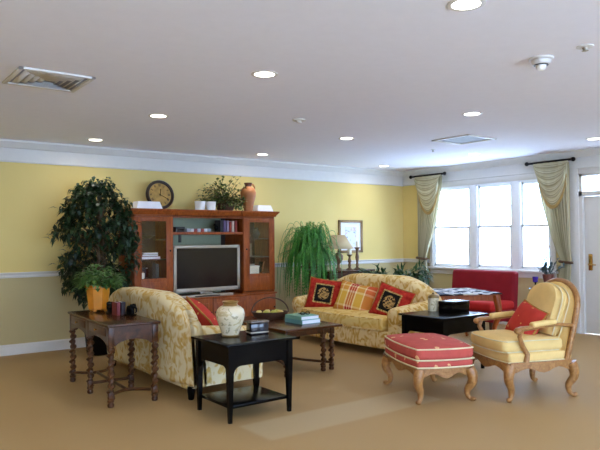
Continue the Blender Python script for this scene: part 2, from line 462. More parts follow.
# door with transom
w = MB()
w.box(XR-.03, XR, DY1, DY1+.13, 0, DZ1+.09, .006).box(XR-.045, XR, DY1+.13, DY1+.22, 0, DZ1+.09, .008).box(XR-.03, XR, DY0-.12, DY0, 0, DZ1+.09, .006).box(XR-.03, XR, DY0, DY1, DZ1, DZ1+.09, .006)
w.box(XR-.01, XR+.12, DY1-.05, DY1, 0, DZ1).box(XR-.01, XR+.12, DY0, DY0+.05, 0, DZ1).box(XR-.01, XR+.12, DY0, DY1, 2.02, 2.09).box(XR-.01, XR+.12, DY0, DY1, DZ1-.03, DZ1)
struct(w.build('trim_6', M_trim))
w = MB(); d0, d1 = DY0+.055, DY1-.055
w.box(XR+.035, XR+.08, d0, d1, .012, 2.015, .003)
for (za, zb) in ((.2, .75), (.95, 1.85)):
    w.box(XR+.027, XR+.037, d0+.13, d1-.27, za, za+.03, .004).box(XR+.027, XR+.037, d0+.13, d1-.27, zb-.03, zb, .004)
    w.box(XR+.027, XR+.037, d0+.13, d0+.16, za, zb, .004).box(XR+.027, XR+.037, d1-.30, d1-.27, za, zb, .004)
dr = struct(w.build('door_1', M_trim))
w = MB(); hy = d1-.085
w.box(XR+.024, XR+.036, hy-.03, hy+.03, .93, 1.17, .008)
w.tube([(XR+.03, hy, 1.02), (XR-.03, hy, 1.02), (XR-.035, hy-.02, 1.02), (XR-.03, hy-.11, 1.015)], [.012, .011, .011, .008], 10)
w.lathe([(.0, -.006), (.02, -.004), (.02, .01)], (0, 0, 0), 14, M=Matrix.Translation((XR+.02, hy, 1.12)) @ Matrix.Rotation(-pi/2, 4, 'Y'))
w.build('door_handle', M_brass, dr)
MB().box(XR+.05, XR+.056, DY0+.05, DY1-.05, 2.09, DZ1-.03).build('transom_pane', M_pane, dr)

# ------------------------------------------------------------------ ceiling fittings
def can(x, y, label=None):
    t = thing('ceiling_light', (x, y, ZC), label or 'round white recessed ceiling light', 'ceiling light', group='recessed ceiling lights')
    MB().lathe([(.078, 0), (.078, -.004), (.098, -.006), (.104, -.003), (.104, 0)], seg=32).build('trim_ring', M_trim, t)
    MB().lathe([(.0, -.0035), (.0785, -.0035), (.0785, 0), (0, 0)], seg=32).build('lens', M_lens, t)
    return t
CAN = {
 (2.685, 2.162): None,
}
lights = [
 (2.762, 2.162, 'recessed ceiling light cut off by the top edge of the photo'),
 (2.674, 4.002, 'large recessed ceiling light alone in the upper middle of the ceiling'),
 (2.692, 5.984, 'recessed ceiling light between the big bright one and the light nearest the long crown moulding'),
 (2.685, 7.860, 'recessed ceiling light close to the crown moulding above the tall ficus tree'),
 (5.280, 4.078, 'recessed ceiling light just in front of the square ceiling vent near the window'),
 (5.244, 5.992, 'recessed ceiling light in mid ceiling between smoke detector base and window side vent'),
 (5.195, 7.846, 'recessed ceiling light above the jug end of the entertainment center'),
 (7.809, 7.932, 'recessed ceiling light in the corner near the window curtain rod'),
 (7.860, 6.044, 'recessed ceiling light behind the square vent, above the red settee'),
 (7.950, 4.215, 'recessed ceiling light at the right edge above the white door'),
]
cans = [can(x, y, l) for x, y, l in lights]
def lamp(x, y, p):
    d = bpy.data.lights.new('can_lamp', 'AREA'); d.shape = 'DISK'; d.size = .14; d.energy = p; d.color = (1, .93, .84)
    d.spread = radians(165)
    o = bpy.data.objects.new('can_lamp', d); COL.objects.link(o); o.location = (x, y, ZC-.012)
PW = 4.5
for x, y, l in lights: lamp(x, y, PW)
for x in (.12, -2.4):
    for y in (-1.7, .2, 2.1, 4.05, 6.0, 7.86): lamp(x, y, PW)
for x in (2.7, 5.26, 7.86):
    for y in (-1.7, .2): lamp(x, y, PW)
for x in (5.26, 7.86): lamp(x, 2.15, PW)

def vent(x, y, s, label, warm):
    t = thing('ceiling_vent', (x, y, ZC), label, 'ceiling vent')
    w = MB(); h = s/2
    for a in ((-h, h, -h, -h+.035), (-h, h, h-.035, h), (-h, -h+.035, -h, h), (h-.035, h, -h, h)): w.box(a[0], a[1], a[2], a[3], -.016, 0, .003)
    w.build('vent_frame', M_trim, t)
    MB().box(-h+.03, h-.03, -h+.03, h-.03, -.003, -.001).build('vent_back', plain('vent_grey' if warm else 'vent_dark', C(150, 152, 160) if warm else C(128, 126, 120), .6), t)
    for k in range(4 if warm else 0):
        q = h-.06-k*(h-.08)/4.2
        w = MB()
        for (ax, sg) in ((0, 1), (0, -1), (1, 1), (1, -1)):
            if ax == 0: vs = [(-q, sg*q, -.004), (q, sg*q, -.004), (q-.03, sg*(q-.035), -.022), (-q+.03, sg*(q-.035), -.022)]
            else: vs = [(sg*q, -q, -.004), (sg*q, q, -.004), (sg*(q-.035), q-.03, -.022), (sg*(q-.035), -q+.03, -.022)]
            w.faces(vs, [[0, 1, 2, 3]])
        w.build('louvre', M_trim, t, solid=.002)
    return t
vent(1.375, 5.11, .56, 'square white louvred ceiling vent at the upper left of the room', True)
vent(6.56, 5.2, .58, 'square ceiling vent with white rim near the window side of the ceiling', False)
t = thing('smoke_detector', (4.04, 2.517, ZC), 'white round smoke detector with dark slot, beside the small clear ceiling dome', 'smoke detector')
MB().lathe([(.085, 0), (.085, -.012), (.068, -.018), (.06, -.045), (.045, -.048), (0, -.048)]).build('housing', M_trim, t)
MB().lathe([(.05, -.046), (.05, -.052), (0, -.052)]).build('sensor_ring', M_darkpl, t)
MB().lathe([(.036, -.05), (.032, -.075), (.018, -.088), (0, -.09)]).build('strobe_dome', M_white, t)
t = thing('sprinkler_head', (4.03, 2.187, ZC), 'small flat chrome sprinkler cover beside the smoke detector', 'sprinkler')
MB().lathe([(.055, 0), (.055, -.006), (.04, -.009), (0, -.009)]).build('cover_plate', M_trim, t)
MB().lathe([(.02, -.008), (.012, -.028), (.022, -.03), (0, -.034)]).build('nozzle', M_silver, t)
t = thing('smoke_detector', (3.996, 5.328, ZC), 'plain low white detector on mid ceiling between rows of lights', 'smoke detector')
MB().lathe([(.07, 0), (.07, -.012), (.05, -.018), (0, -.02)]).build('housing', M_trim, t)
MB().lathe([(.03, -.018), (.024, -.036), (0, -.038)]).build('cap', M_trim, t)
t = thing('sprinkler_head', (6.95, 6.06, ZC), 'tiny hanging sprinkler head left of the light near the window', 'sprinkler')
MB().lathe([(.032, 0), (.03, -.006), (0, -.008)]).build('cover_plate', M_trim, t)
MB().lathe([(.009, -.006), (.009, -.03), (.02, -.033), (0, -.04)]).build('nozzle', M_silver, t)

# ------------------------------------------------------------------ plants
def leaf(w, p, d, up, L, W, mi=0, droop=.25):
    d = d.normalized(); s = d.cross(up)
    if s.length < 1e-3: s = d.cross(Vector((1, 0, .1)))
    s.normalize(); u = s.cross(d)
    a = p; m = p+d*L*.45+u*L*.05; e = p+d*L-u*L*droop
    w.faces([a, m+s*W*.5+u*W*.12, e, m-s*W*.5+u*W*.12, m], [[0, 4, 1], [1, 4, 2], [2, 4, 3], [3, 4, 0]], mi)
def rv(k=1.0):
    return Vector((R.uniform(-1, 1), R.uniform(-1, 1), R.uniform(-1, 1)))*k

# ficus tree
t = thing('ficus_tree', (2.74, 7.86, 0), 'tall bushy dark green ficus tree in a black pot against the yellow wall', 'plant')
MB().lathe([(.12, 0), (.16, .02), (.19, .3), (.205, .31), (.205, .34), (.18, .34), (.175, .30), (0, .29)], seg=28).build('pot', M_black, t)
w = MB(); cl_ = []
def fic_r(z):
    P_ = [(.66, .12), (.8, .26), (.95, .38), (1.3, .46), (1.62, .46), (1.86, .38), (2.02, .24), (2.12, .1), (2.16, .02)]
    for (z0, r0_), (z1, r1) in zip(P_, P_[1:]):
        if z0 <= z <= z1: return r0_+(r1-r0_)*(z-z0)/(z1-z0)
    return .1
for k in range(3):
    a = k*2.1
    w.tube([(.03*cos(a), .03*sin(a), .28), (.05*cos(a+1), .05*sin(a+1), .7), (.05*cos(a+2), .05*sin(a+2), 1.1), (.05*cos(a), .05*sin(a), 1.8)], [.018, .016, .013, .006], 8)
for k in range(165):
    z0 = .68+1.46*R.random(); a = R.uniform(0, 2*pi); r = fic_r(z0)*R.uniform(.25, 1.0)**.6
    c = Vector((cos(a)*r-.05, sin(a)*r, z0)); c.y = min(c.y, .5)
    if c.y > -.02: c.x = min(c.x, .38)
    p0 = Vector((0, 0, max(.5, z0-.3)))
    w.tube([p0, p0.lerp(c, .55)+Vector((0, 0, .05)), c], [.006, .004, .002], 5); cl_.append((c, a))
w.build('trunk', M_bark, t)
w = MB()
for (c, a) in cl_:
    for q in range(21):
        p = c+Vector((R.gauss(0, .05), R.gauss(0, .05), R.gauss(0, .045)))
        p.y = min(p.y, .56)
        if p.y > -.05: p.x = min(p.x, .40)
        d = Vector((cos(a), sin(a), 0))*.6+rv(.9)+Vector((0, 0, -.35))
        d.normalize(); L = R.uniform(.085, .125)
        if p.y > -.08 and p.x+d.x*L > .42: d.x = -abs(d.x)
        leaf(w, p, d, Vector((0, 0, 1)), L, R.uniform(.042, .058))
w.build('foliage', M_ficus, t, recalc=False)

# small bright plant in the orange pot, on the console table
ZT = .708
t = thing('potted_plant', (2.20, 6.36, ZT), 'bright green leafy houseplant in a square orange glazed pot on the twisted-leg table', 'plant')
oct_ = [(cos(pi/8+k*pi/4), sin(pi/8+k*pi/4)) for k in range(8)]
w = MB(); w.lathe([(.085, .02), (.10, .03), (.122, .24), (.135, .245), (.135, .268), (.115, .268), (.105, .23), (0, .225)], seg=8)
w.build('pot', M_orange, t, ang=20)
for k in range(4):
    a = pi/4+k*pi/2; MB().sphere((.075*cos(a), .075*sin(a), .014), (.02, .016), 10).build('foot', M_orange, t)
w = MB()
for k in range(520):
    a = R.uniform(0, 2*pi); r = sqrt(R.random()); p = Vector((cos(a)*r*.21, sin(a)*r*.21, .28+R.random()*.23*(1-r*.5)-.05*r))
    leaf(w, p, Vector((cos(a), sin(a), R.uniform(-.3, .6)))+rv(.4), Vector((0, 0, 1)), R.uniform(.05, .085), R.uniform(.035, .055))
w.build('foliage', M_green, t, recalc=False)
w = MB()
for k in range(14):
    a = R.uniform(0, 2*pi); w.tube([(0, 0, .22), (.05*cos(a), .05*sin(a), .30), (.16*cos(a), .16*sin(a), .38)], [.004, .003, .002], 5)
w.build('stem', M_bark, t)

def fern(t, n, z0, L0, L1, mat, droop=1.0, lw=.035, pairs=22, seed=3, zmin=-1):
    rr = random.Random(seed); w = MB()
    for k in range(n):
        a = rr.uniform(0, 2*pi); L = rr.uniform(L0, L1); el = rr.uniform(.25, 1.35)
        d = Vector((cos(a)*cos(el), sin(a)*cos(el), sin(el))); p = Vector((cos(a)*.05, sin(a)*.05, z0)); st = L/pairs
        g = rr.uniform(.8, 1.25)*droop
        sd = Vector((-sin(a), cos(a), 0))
        pts = []
        for i in range(pairs):
            pts.append(p.copy()); p = p+d*st; d = (d+Vector((0, 0, -1))*g*2.6/pairs).normalized()
            if p.z < zmin: break
        m = len(pts)
        w.tube(pts, [.003]*m, 4)
        for i in range(2, m):
            f = i/pairs; wd = lw*2.0*sin(pi*min(1, .15+f*.85))**.7+.008
            q = pts[i]; dd = (q-pts[i-1]).normalized()
            for s in (-1, 1):
                tip = q+sd*s*wd+dd*wd*.55+Vector((0, 0, -wd*.3))
                w.faces([q-dd*st*.42, q+dd*st*.42, tip], [[0, 1, 2]])
    return w.build('fronds', mat, t, recalc=False)
t = thing('boston_fern', (6.10, 7.86, 0), 'huge trailing boston fern on a dark stand beside the wood entertainment center', 'plant')
rr = random.Random(5); w = MB()
for k in range(400):
    a = rr.uniform(0, 2*pi); Rm = rr.uniform(.12, .52); z0 = 1.2
    if cos(a) > 0: Rm = min(Rm, .30/max(cos(a), .1))
    sa = rr.uniform(.2, .42)
    ze = rr.uniform(.42, 1.15) if rr.random() < .8 else rr.uniform(1.1, 1.45)
    if rr.random() < .2: sa = .55; Rm *= .8; ze = 1.42
    bq = max((z0-ze)/(1-2*sa) if abs(1-2*sa) > .1 else 2.0, .3); bq = min(abs(bq), 2.4)
    if sa > .5: bq = rr.uniform(1.0, 1.7)
    m = 24; pts = []
    for i in range(m+1):
        q = i/m; r = .04+Rm*(1-(1-q)**1.8); y = sin(a)*r
        pts.append(Vector((cos(a)*r+.02*sin(5*q+a*7), min(y, .55), z0+2*bq*sa*q-bq*q*q)))
    w.tube(pts, [.0022]*(m+1), 3)
    sd = Vector((-sin(a), cos(a), 0))
    for i in range(2, m):
        dd = (pts[i+1]-pts[i]).normalized(); st = (pts[i+1]-pts[i]).length; wd = .010+.020*sin(pi*min(1, .1+i/m*.9))
        for sg in (-1, 1):
            for f in (0, .5):
                q = pts[i].lerp(pts[i+1], f)
                tip = q+sd*sg*wd+dd*wd*.9+Vector((0, 0, -wd*.3)); tip.y = min(tip.y, .6)
                w.faces([q-dd*st*.2, q+dd*st*.2, tip], [[0, 1, 2]])
w.build('fronds', M_fern, t, recalc=False)
MB().lathe([(.1, 1.0), (.14, 1.02), (.16, 1.2), (.17, 1.21), (.15, 1.22), (0, 1.2)]).build('pot', M_wick, t)
MB().lathe([(.2, 0), (.2, .03), (.06, .06), (.04, .12), (.05, .3), (.03, .5), (.045, .8), (.04, .93), (.16, .96), (.16, 1.0), (0, 1.0)]).build('plant_stand', M_walnut, t)

t = thing('potted_palm', (7.44, 7.40, 0), 'dark spreading leafy plant behind the gold sofa, below the window curtain', 'plant')
MB().lathe([(.13, 0), (.17, .3), (.19, .31), (.19, .34), (.16, .34), (.15, .3), (0, .3)]).build('pot', M_black, t)
w = MB(); rr = random.Random(9)
for k in range(52):
    a = rr.uniform(0, 2*pi); L = rr.uniform(.55, .86); el = rr.uniform(1.0, 1.5)
    p = Vector((0, 0, .3)); d = Vector((cos(a)*cos(el), sin(a)*cos(el), sin(el))); pts = []
    for i in range(9):
        pts.append(p.copy()); p = p+d*L/8; d = (d+Vector((cos(a)*.10, sin(a)*.10, -.13))).normalized()
    w.tube(pts, [.005]*9, 5)
    for i in range(4, 9):
        for q in range(12): leaf(w, pts[i]+rv(.05), Vector((cos(a), sin(a), .1))+rv(1.0), Vector((0, 0, 1)), rr.uniform(.12, .19), .04)
w.build('foliage', M_dpalm, t, recalc=False)

# ------------------------------------------------------------------ entertainment center
YU = 7.95
ec = thing('entertainment_center', (4.35, 8.22, 0), 'large reddish cherry wood entertainment center with two glass-door towers', 'cabinet')
def B(**k): pass
def tower(x0, x1):
    w = MB(); yb = YB-.012; f = YU+.022
    w.box(x0, x0+.025, f, yb, .62, 1.78).box(x1-.025, x1, f, yb, .62, 1.78).box(x0, x1, yb-.012, yb, .62, 1.78)
    w.box(x0, x1, f, yb, 1.75, 1.78).box(x0+.02, x1-.02, f, yb, .62, .645)
    w.build('tower', M_cherry, ec, world=True)
    MB().box(x0+.026, x1-.026, yb-.02, yb-.0125, .65, 1.745).build('back_panel', M_cherry_d, ec, world=True)  # extra dark sheet; puts the tower's inner shade into the colour
    for z in (.90, 1.165, 1.44):
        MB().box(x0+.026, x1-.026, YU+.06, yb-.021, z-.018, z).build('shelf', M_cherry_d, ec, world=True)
    # door
    gx0, gx1 = x0+.1, x1-.1
    w = MB()
    w.box(x0+.004, gx0, YU, YU+.022, .655, 1.745, .004).box(gx1, x1-.004, YU, YU+.022, .655, 1.745, .004)
    w.box(gx0-.002, gx1+.002, YU, YU+.022, 1.69, 1.745, .004).box(gx0-.002, gx1+.002, YU, YU+.022, .655, .90, .004)
    for (a, b, c, d) in ((gx0, gx1, .898, .912), (gx0, gx1, 1.68, 1.694), (gx0-.006, gx0+.008, .9, 1.69), (gx1-.008, gx1+.006, .9, 1.69)):
        w.box(a, b, YU-.006, YU+.004, c, d, .003)
    w.box(gx0+.01, gx1-.01, YU-.006, YU+.002, .70, .86, .005)
    dr = w.build('door', M_cherry, ec, world=True)
    g = MB(); g.box(gx0, gx1, YU+.01, YU+.014, .9, 1.69); g.build('glass', M_glass, dr, loc=None)
    for v in dr.children[0].data.vertices: v.co -= ec.location
    kx = x1-.05 if x0 < 4 else x0+.05
    k = MB(); k.sphere((kx, YU-.014, 1.28), .013, 10); k.box(kx-.004, kx+.004, YU-.012, YU+.002, 1.276, 1.284); ko = k.build('knob', M_blackm, dr)
    for v in ko.data.vertices: v.co -= ec.location
def base_unit(x0, x1, yf, nd):
    w = MB()
    w.box(x0, x1, yf+.02, YB-.012, .0, .60).box(x0-.008, x1+.008, yf-.012, YB-.012, .60, .622, .004).box(x0-.006, x1+.006, yf-.004, YB-.012, 0, .08, .004)
    w.build('base_cabinet', M_cherry, ec, world=True)
    for i in range(nd):
        a = x0+.01+(x1-x0-.02)*i/nd; b = x0+.01+(x1-x0-.02)*(i+1)/nd
        d = MB(); d.box(a+.004, b-.004, yf, yf+.02, .095, .59, .003).box(a+.06, b-.06, yf-.006, yf+.004, .16, .53, .006)
        d = d.build('lower_door', M_cherry, ec, world=True)
        kx = (b-.035) if i == 0 else (a+.035)
        k = MB(); k.sphere((kx, yf-.016, .40), .014, 10); k.box(kx-.004, kx+.004, yf-.012, yf+.001, .396, .404); k = k.build('knob', M_blackm, d)
        for v in k.data.vertices: v.co -= ec.location
TX = [(3.225, 3.79), (4.915, 5.48)]
for a, b in TX: tower(a, b); base_unit(a, b, YU-.03, 1)
base_unit(3.799, 4.906, YU-.09, 2)
MB().box(3.79, 4.915, YU+.02, YB-.012, 1.50, 1.535, .003).build('bridge_shelf', M_cherry, ec, world=True)
MB().box(3.79, 4.915, YU+.02, YB-.012, 1.75, 1.78, .003).box(3.79, 4.915, YU+.02, YU+.045, 1.735, 1.785, .003).build('top_panel', M_cherry, ec, world=True)
MB().box(3.79, 4.84, YB-.03, YB-.012, .62, 1.75).build('back_panel', M_panelgrn, ec, world=True)
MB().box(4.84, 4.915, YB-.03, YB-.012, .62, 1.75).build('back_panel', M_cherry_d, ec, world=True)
w = MB()
cp = [(0, 1.765), (.012, 1.768), (.02, 1.79), (.05, 1.825), (.055, 1.835), (.055, 1.848)]
for (a, b, yf) in ((TX[0][0], TX[0][1], YU), (3.79, 4.915, YU+.025), (TX[1][0], TX[1][1], YU)):
    la, lb = (a if a < 3.5 else None), (b if b > 5.2 else None)
    rings = []
    for d, z in cp:
        rings.append([(a-(d if yf == YU else 0), yf-d, z), (b+(d if yf == YU else 0), yf-d, z), (b+(d if yf == YU else 0), YB-.005, z), (a-(d if yf == YU else 0), YB-.005, z)])
    vs = [p for r in rings for p in r]; fs = []
    for i in range(len(cp)-1):
        for s in range(4): fs.append([i*4+s, i*4+(s+1) % 4, (i+1)*4+(s+1) % 4, (i+1)*4+s])
    fs.append([3, 2, 1, 0]); n_ = (len(cp)-1)*4; fs.append([n_, n_+1, n_+2, n_+3])
    w.faces(vs, fs)
w.build('crown', M_cherry, ec, world=True, ang=25)
ZU = 1.848

# television
tv = thing('television', (4.335, 8.05, .622), 'silver framed flat television standing in the middle of the wood cabinet', 'television')
w = MB(); y = -.085
for (a, b, c, d) in ((-.53, .53, .07, .125), (-.53, .53, .683, .725), (-.53, -.487, .07, .725), (.487, .53, .07, .725)): w.box(a, b, y, y+.05, c, d, .006)
w.build('bezel', M_silver, tv)
MB().box(-.488, .488, y+.012, y+.022, .124, .684).build('screen', M_screen, tv)
MB().box(-.50, .50, y+.045, y+.12, .09, .71, .01).build('back_shell', M_darkpl, tv)
MB().box(-.1, .1, y+.05, y+.1, .012, .1, .005).box(-.26, .26, -.08, .16, 0, .018, .006).build('stand', M_silver, tv)
t = thing('sound_bar', (4.27, 7.90, .622), 'long silver sound bar lying under the television', 'speaker')
MB().box(-.42, .42, -.035, .035, 0, .036, .008).build('body', M_silver, t)
MB().box(-.20, .20, -.038, -.033, .008, .024).build('grille', M_darkpl, t)

# clock on top
ck = thing('clock', (3.715, 8.22, ZU), 'round dark-rimmed clock leaning on top of the cabinet', 'clock')
T = Matrix.Translation((0, 0, .212)) @ Matrix.Rotation(radians(-9), 4, 'X') @ Matrix.Rotation(radians(90), 4, 'X')
MB().lathe([(.165, 0), (.165, .018), (.172, .03), (.195, .034), (.208, .02), (.21, 0), (.2, -.03), (0, -.03), (0, 0)], seg=48, M=T).build('rim', plain('clock_rim', C(44, 28, 20), .35, var=.2), ck)
MB().lathe([(0, .006), (.167, .006), (.167, .0), (0, .0)], seg=48, M=T).build('face', plain('clock_face', C(176, 138, 70), .6, var=.28, scale=14), ck)
ROM = ['XII', 'I', 'II', 'III', 'IIII', 'V', 'VI', 'VII', 'VIII', 'IX', 'X', 'XI']
w = MB()
for h_, s in enumerate(ROM):
    a = -2*pi*h_/12
    wd = {'I': .0085, 'V': .016, 'X': .018}; tot = sum(wd[c] for c in s); x = -tot/2
    base = T @ Matrix.Rotation(a, 4, 'Z') @ Matrix.Translation((0, .135, .0075))
    for c in s:
        cx = x+wd[c]/2; x += wd[c]
        def bar(ox, an, top=0):
            w.box(-.0022, .0022, -.017, .017, -.0008, .0008, M=base @ Matrix.Translation((cx+ox, 0, 0)) @ Matrix.Rotation(an, 4, 'Z'))
        if c == 'I': bar(0, 0)
        if c == 'V': bar(-.0035, .2); bar(.0035, -.2)
        if c == 'X': bar(0, .38); bar(0, -.38)
w.build('numerals', plain('clock_ink', C(40, 26, 18), .5), ck)
w = MB()
w.box(-.004, .004, -.02, .085, .009, .011, M=T @ Matrix.Rotation(radians(-10), 4, 'Z'))
w.build('hour_hand', M_black, ck)
MB().box(-.003, .003, -.025, .13, .012, .014, M=T @ Matrix.Rotation(radians(-118), 4, 'Z')).lathe([(0, .016), (.008, .015), (.008, .008)], seg=12, M=T).build('minute_hand', M_black, ck)

# white boxes, pots, jug and ivy on the cabinet top
def tray(x, y, w_, d_, h, label):
    o = MB(); a = w_/2; b = d_/2; q = .03
    vs = [(-a, -b, 0), (a, -b, 0), (a, b, 0), (-a, b, 0), (-a+q, -b+q, h), (a-q, -b+q, h), (a-q, b-q, h), (-a+q, b-q, h)]
    o.faces(vs, [[3, 2, 1, 0], [4, 5, 6, 7], [0, 1, 5, 4], [1, 2, 6, 5], [2, 3, 7, 6], [3, 0, 4, 7]])
    ob = o.build('white_box', M_card); ob.location = (x, y, ZU); return tag(ob, label, 'box')
tray(3.45, 8.06, .37, .22, .10, 'low white box on the cabinet top in front of the clock')
tray(5.37, 8.14, .29, .22, .10, 'low white box on the cabinet top beside the clay jug')
for (x, lab) in ((4.258, 'small white ceramic pot on the cabinet top, nearer the clock'), (4.43, 'small white ceramic pot on the cabinet top, beside the ivy basket')):
    o = MB(); o.lathe([(.062, 0), (.068, .005), (.078, .12), (.08, .128), (.07, .128), (.06, .02), (0, .015)], seg=20)
    ob = o.build('ceramic_pot', M_white); ob.location = (x, 8.06, ZU); tag(ob, lab, 'pot')
t = thing('ivy_plant', (4.72, 8.14, ZU), 'trailing variegated ivy in a dark basket on the cabinet top', 'plant')
MB().lathe([(.1, 0), (.12, .02), (.14, .1), (.145, .11), (.13, .11), (.12, .08), (0, .08)]).build('basket', M_wick, t)
w = MB(); st = MB()
for k in range(120):
    a = R.uniform(0, 2*pi); L = R.uniform(.14, .46); el = R.uniform(.1, 1.2)
    p = Vector((0, 0, .09)); d = Vector((cos(a)*cos(el), sin(a)*cos(el)*.5, sin(el))); pts = []
    for i in range(7):
        pts.append(p.copy()); p = p+d*L/6; d = (d+Vector((0, 0, -.16))).normalized()
        p.z = max(p.z, .012); p.y = max(-.17, min(.3, p.y)); p.x = max(-.5, min(p.x, .22))
        if p.x < -.18: p.z = max(p.z, .14)
    st.tube(pts, [.0025]*7, 4)
    for i in range(2, 7):
        for q in range(2): leaf(w, pts[i]+rv(.02)+Vector((0, 0, .012)), d+rv(.9), Vector((0, 0, 1)), R.uniform(.04, .06), R.uniform(.03, .042), droop=.1)
st.build('stem', M_bark, t); w.build('foliage', M_ivy, t, recalc=False)
t = thing('clay_jug', (5.085, 8.08, ZU), 'tall terracotta jug with dark neck on the cabinet top', 'jug')
MB().lathe([(.05, 0), (.065, .01), (.085, .1), (.115, .2), (.12, .25), (.10, .3), (.06, .325), (.05, .33)], seg=28).build('body', M_terra, t)
MB().lathe([(.052, .325), (.048, .345), (.06, .37), (.066, .378), (.055, .38), (.042, .35), (0, .33)], seg=28).build('neck', plain('dark_clay', C(96, 52, 30), .5, var=.2), t)
w = MB(); w.tube([(.05, 0, .355), (.085, 0, .362), (.115, 0, .33), (.115, 0, .285), (.10, 0, .27)], [.012]*5, 8); w.build('handle', M_terra, t)

t.scale = (1, 1, 1.14)

# things on the cabinet shelves
def book(x, y, z, wx, dy, hz, col, label, name='book', group=None, tilt=0):
    t = thing(name, (x, y, z), label, 'book', group=group)
    m = plain(name+'_cover', col, .5, var=.08)
    w = MB(); c = min(.004, min(wx, hz)*.2)
    if hz >= wx:   # standing, spine to the front
        w.box(-wx/2, -wx/2+c, -dy/2, dy/2, 0, hz).box(wx/2-c, wx/2, -dy/2, dy/2, 0, hz).box(-wx/2, wx/2, -dy/2, -dy/2+c, 0, hz)
        w.build('cover', m, t); MB().box(-wx/2+c, wx/2-c, -dy/2+c, dy/2-.005, .004, hz-.004).build('pages', M_card, t)
    else:
        w.box(-wx/2, wx/2, -dy/2, dy/2, 0, c).box(-wx/2, wx/2, -dy/2, dy/2, hz-c, hz).box(-wx/2, -wx/2+c, -dy/2, dy/2, 0, hz)
        w.build('cover', m, t); MB().box(-wx/2+c, wx/2-.006, -dy/2+.006, dy/2-.006, c, hz-c).build('pages', M_card, t)
    return t
z = 1.5352
bk = [(4.60, .05, .17, C(30, 24, 28), 'dark book at the inner end of the row on the shelf above the television'),
      (4.655, .04, .165, C(92, 72, 110), 'purple spined book on the shelf above the television'),
      (4.705, .035, .17, C(150, 140, 165), 'pale lilac book between purple and red books above the television'),
      (4.75, .035, .155, C(170, 60, 44), 'red book on the shelf above the television'),
      (4.797, .035, .165, C(216, 204, 184), 'cream book next to the red one above the television'),
      (4.845, .04, .17, C(150, 48, 38), 'red and brown book ending the row above the television')]
for x, wx, h, c, l in bk: book(x, 8.12, z, wx, .16, h, c, l, group='books above the television')
t = thing('cable_box', (3.93, 8.1, z), 'small black box on the shelf above the television', 'electronics')
MB().box(-.07, .07, -.08, .08, 0, .075, .006).build('body', M_darkpl, t); MB().box(-.05, .05, -.0815, -.079, .02, .045).build('display', M_screen, t)
for i in range(7):
    o = MB().box(-.026, .026, -.06, .06, 0, .05, .003).build('video_case', plain('case_%d' % i, [C(150, 150, 156), C(196, 190, 186), C(130, 50, 46), C(190, 190, 196), C(150, 60, 50), C(200, 200, 204), C(140, 150, 160)][i], .4))
    o.location = (4.06+i*.054, 8.08, z); tag(o, 'short video case in the row on the shelf above the television', 'video case', 'video cases above the television')
t = thing('bird_figurine', (4.53, 8.08, z), 'dark bird figurine beside the books above the television', 'figurine')
MB().sphere((0, 0, .06), (.028, .035), 14).build('body', M_black, t)
MB().sphere((-.028, -.012, .105), .018, 10).tube([(-.04, -.015, .105), (-.065, -.018, .1)], [.006, .001], 6).build('head', M_black, t)
MB().lathe([(.028, 0), (.028, .012), (.008, .016), (.008, .035)], seg=12).build('base', M_black, t)
o = MB().box(-.015, .015, -.02, .02, -.11, 0, .003).build('sensor_box', M_darkpl); o.location = (3.94, 8.06, 1.4998); tag(o, 'small black box hanging under the shelf above the television', 'electronics')
# left tower contents
book(3.42, 8.16, .9005, .05, .16, .15, C(60, 66, 72), 'grey-blue book in the bottom of the clock side glass cabinet, inner one')
book(3.56, 8.16, .9005, .04, .16, .215, C(40, 46, 52), 'tall slate book in the bottom of the clock side glass cabinet')
book(3.61, 8.16, .9005, .045, .16, .20, C(58, 64, 70), 'tall grey book at the end of the clock side cabinet bottom')
book(3.50, 8.15, 1.1655, .30, .2, .04, C(140, 48, 26), 'flat rust-red book on the middle shelf behind the clock side glass')
book(3.50, 8.15, 1.2057, .24, .18, .025, C(60, 46, 36), 'flat dark book stacked under a white one behind glass')
book(3.51, 8.15, 1.2309, .22, .17, .025, C(220, 214, 200), 'flat white book topmost of its pile behind the clock side glass')
t = thing('ceramic_jar', (3.35, 8.04, .9005), 'squat cream jar behind the clock side glass door', 'jar')
MB().lathe([(.04, 0), (.055, .02), (.055, .08), (.045, .09)], seg=18).build('body', M_candle, t); MB().lathe([(.047, .09), (.047, .1), (.01, .11), (0, .12)], seg=18).build('lid', M_vgold, t)
t = thing('bowl', (3.49, 8.14, 1.4405), 'dark glass bowl on the top shelf of the clock side cabinet', 'bowl')
MB().lathe([(.03, 0), (.04, .006), (.1, .05), (.11, .055), (.1, .05), (.03, .014), (0, .012)], seg=20).build('body', plain('bowl_glaze', C(90, 84, 70), .3), t)
# right tower contents
book(5.055, 8.15, 1.1655, .05, .16, .225, C(196, 200, 178), 'pale green book standing behind the jug side glass door')
book(5.115, 8.15, 1.1655, .05, .16, .20, C(110, 104, 84), 'olive book standing behind the jug side glass door')
t = thing('box', (5.14, 8.12, .9005), 'ivory storage box at the bottom of the jug side glass cabinet', 'box')
MB().box(-.11, .11, -.08, .08, 0, .10, .006).build('body', M_candle, t); MB().box(-.115, .115, -.085, .085, .10, .125, .006).build('lid', M_candle, t)
ff = thing('picture_frame', (5.31, 8.13, .9005), 'small dark easel frame leaning behind the jug side glass door', 'picture frame')
Mt = Matrix.Rotation(radians(14), 4, 'Y')
MB().box(-.008, .008, -.07, .07, .0, .20, .003, M=Mt).build('frame', M_cherry, ff); MB().box(-.0095, -.0085, -.055, .055, .015, .185, M=Mt).build('print', M_screen, ff)
t = thing('vase', (5.27, 8.15, 1.4405), 'small dark vase on the top shelf of the jug side cabinet', 'vase')
